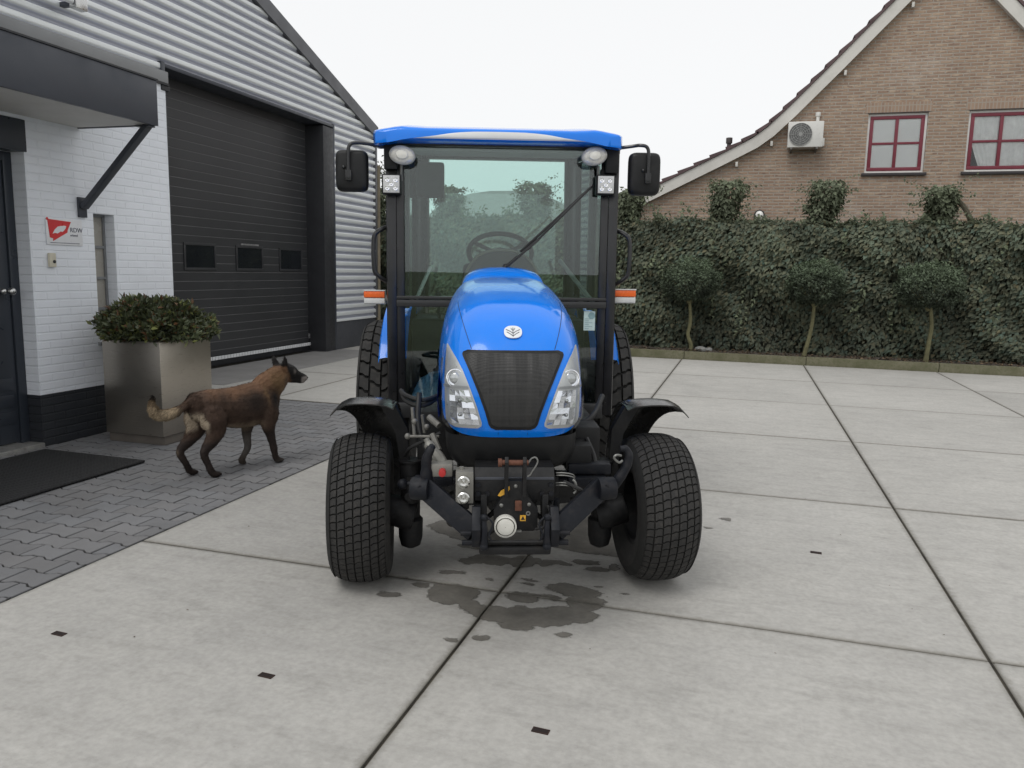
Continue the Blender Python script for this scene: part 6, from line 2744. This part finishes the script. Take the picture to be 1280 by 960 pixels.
def g3(c, s):
    d = (V - np.array(c)) / np.array(s)
    return np.exp(-(d ** 2).sum(1))


def sstep(x, a, c):
    t = np.clip((x - a) / (c - a), 0, 1)
    return t * t * (3 - 2 * t)


def mixc(C, col, f):
    f = np.clip(f, 0, 1)[:, None]
    return C * (1 - f) + np.array(col)[None] * f


def coat(V):
    n1 = np.array([noise.fractal(Vector(p_) * 11, 1, 2, 4) for p_ in V])
    C = np.tile(np.array([[.070, .045, .033]]), (len(V), 1))
    C = mixc(C, (.165, .090, .052), .9 * sstep(V[:, 2] + .03 * n1, .50, .60) * sstep(V[:, 0], -.32, -.15))
    C = mixc(C, (.032, .025, .022), .8 * np.exp(-((V[:, 0] - .12) / .10) ** 2 - ((V[:, 2] - .48) / .09) ** 2))
    # tan neck and shoulder bands
    C = mixc(C, (.21, .130, .066), .9 * np.exp(-((V[:, 0] - .355 - .03 * n1) / .07) ** 2 - ((V[:, 2] - .60) / .09) ** 2))
    C = mixc(C, (.18, .11, .058), .8 * np.exp(-((V[:, 0] - .225 - .03 * n1) / .022) ** 2 - ((V[:, 2] - .53) / .07) ** 2))
    C = mixc(C, (.015, .012, .011), 1.0 * np.exp(-((V[:, 0] - .30) / .05) ** 2 - ((V[:, 2] - .49) / .07) ** 2))
    C = mixc(C, (.22, .14, .07), .65 * np.exp(-((V[:, 0] - .40) / .03) ** 2 - ((V[:, 2] - .54) / .06) ** 2))
    # belly
    C = mixc(C, (.28, .215, .15), .9 * sstep(-V[:, 2] + .02 * n1, -.365, -.31) * sstep(V[:, 0], -.16, -.05) * sstep(-V[:, 0], -.22, -.12))
    # legs dark, greyish
    C = mixc(C, (.026, .020, .018), .9 * sstep(-V[:, 2] + .015 * n1, -.30, -.23))
    C = mixc(C, (.12, .11, .10), .85 * np.exp(-((V[:, 0] - .15) / .05) ** 2 - ((V[:, 2] - .14) / .09) ** 2) * (V[:, 1] > 0))
    C = mixc(C, (.10, .09, .08), .7 * sstep(-V[:, 2], -.035, -.01) * sstep(V[:, 0], .2, .25))
    # pale buttocks: back of the thighs
    cxx = -.325 + .35 * np.clip(.44 - V[:, 2], 0, .2)
    bx = np.exp(-((V[:, 0] - cxx + .02 * n1) / .040) ** 2 - ((V[:, 2] - .385 + .02 * n1) / .075) ** 2)
    C = mixc(C, (.52, .43, .32), .95 * sstep(bx, .22, .75))
    # tail
    tl_ = sstep(-V[:, 0] + .015 * n1, .40, .46)
    C = mixc(C, (.46, .36, .24), tl_)
    C = mixc(C, (.055, .032, .020), .9 * sstep(-V[:, 0], .34, .37) * (1 - tl_) * sstep(V[:, 2], .505, .53))
    C = mixc(C, (.14, .09, .05), .8 * tl_ * sstep(V[:, 2], .52, .58))
    C = mixc(C, (.014, .011, .01), tl_ * sstep(V[:, 2], .575, .598))
    # head: black mask, grey cheek and muzzle
    hd_ = np.maximum(sstep(V[:, 0] * .9 + V[:, 2] * .45 + .01 * n1, .690, .715) * (V[:, 0] > .36), sstep(V[:, 2] + .008 * n1, .700, .722) * (V[:, 0] > .34))
    C = mixc(C, (.015, .0135, .013), hd_)
    C = mixc(C, (.11, .075, .05), .7 * np.exp(-((V[:, 0] - .425) / .02) ** 2 - ((V[:, 2] - .60) / .05) ** 2))
    C = mixc(C, (.30, .27, .25), .9 * sstep(V[:, 0] + .012 * n1, .575, .60) * sstep(-V[:, 2], -.625, -.605))
    C = mixc(C, (.24, .21, .19), .7 * np.exp(-((V[:, 0] - .505) / .014) ** 2 - ((V[:, 2] - .665) / .016) ** 2))
    C = mixc(C, (.010, .009, .009), sstep(V[:, 0], .638, .648) * sstep(V[:, 2], .588, .596))
    C = mixc(C, (.07, .06, .055), .6 * np.exp(-((V[:, 0] - .435) / .02) ** 2 - ((V[:, 2] - .735) / .03) ** 2 - ((V[:, 1] + .05) / .012) ** 2))
    C *= (1 + .22 * n1)[:, None]
    return np.clip(C, .003, 1)


Ct = coat(V)
# slight coat relief
disp = np.array([noise.fractal(Vector((p_[0] * 30, p_[1] * 60, p_[2] * 60)), 1, 2, 3) for p_ in V]) * .0018
V2 = V + Nv * disp[:, None]
me.vertices.foreach_set('co', V2.astype(np.float32).ravel())
a_ = me.color_attributes.new('tint', 'FLOAT_COLOR', 'POINT')
q_ = np.ones((nv, 4), np.float32)
q_[:, :3] = Ct
a_.data.foreach_set('color', q_.ravel())
me.update()
m = NT('dog coat')
at = m.n('ShaderNodeAttribute', attribute_name='tint')
co = m.objco()
mp = m.n('ShaderNodeMapping')
mp.inputs['Scale'].default_value = (60, 240, 240)
m.l(co, mp.inputs['Vector'])
hn = m.noise(mp.outputs[0], 1.5, 3, .6)
m.set(Base_Color=m.mix(1.0, at.outputs['Color'], m.mix(m.ramp(hn, .3, .7), (.75, .75, .75), (1.25, 1.25, 1.25)), 'MULTIPLY'), Roughness=.7, Normal=m.bump(hn, .35, .004))
m.bsdf.inputs['Specular IOR Level'].default_value = .2
m.bsdf.inputs['Sheen Weight'].default_value = .0
me.materials.clear()
body = link('body', me, m.m, dog, True, 0)
# short fur lying along the body
nf = 15000
idx = rng.choice(nv, nf)
tail_i = np.where(V[:, 0] < -.40)[0]
rump_i = np.where((V[:, 0] < -.28) & (V[:, 0] > -.36) & (V[:, 2] > .3))[0]
idx = np.concatenate([idx, rng.choice(tail_i, 5000), rng.choice(rump_i, 2500)])
nf = len(idx)
Pf = V2[idx] + rng.normal(size=(nf, 3)) * .003
Nf = Nv[idx]
flow = np.tile(np.array([[-.8, 0, -.45]]), (nf, 1))
leg_m = V[idx][:, 2] < .28
flow[leg_m] = (-.1, 0, -1)
tm = V[idx][:, 0] < -.40
flow[tm] = (-.7, 0, -.5)
hm2 = V[idx][:, 0] > .5
flow[hm2] = (-1, 0, .2)
Af = flow - Nf * (flow * Nf).sum(1, keepdims=True)
Af = unit(Af) + Nf * rng.uniform(.10, .38, (nf, 1)) + rng.normal(size=(nf, 3)) * .12
Lf = rng.uniform(.010, .022, nf)
Lf[tm] *= 1.6
Lf[(V[idx][:, 0] < -.28) & ~tm] *= 1.3
Lf[hm2 | leg_m] *= .6
Cf = Ct[idx] * rng.uniform(.5, 1.6, (nf, 1))
Vv, Ff, Tf = leaf_mesh(Pf - Nf * .001, Af, Nf, Lf, np.where(tm, .0032, .0026), Cf, .0)
m2 = leaf_mat('dog fur', (.9, .9, .9), .75, .0)
m2.node_tree.nodes['Principled BSDF'].inputs['Specular IOR Level'].default_value = .15
from_np('fur', Vv, Ff, m2, dog, Tf)
# eyes and nose
b = B()
for s in (-1, 1):
    b.sphere((.523, s * .036 - .015, .668), .0085, 12)
b.build('eye', simple('dog eye', (.012, .008, .006), .08), dog)
b = B()
b.sphere((.652, -.027, .602), (.012, .015, .011), 14)
b.build('nose', simple('dog nose', (.008, .008, .008), .25), dog)
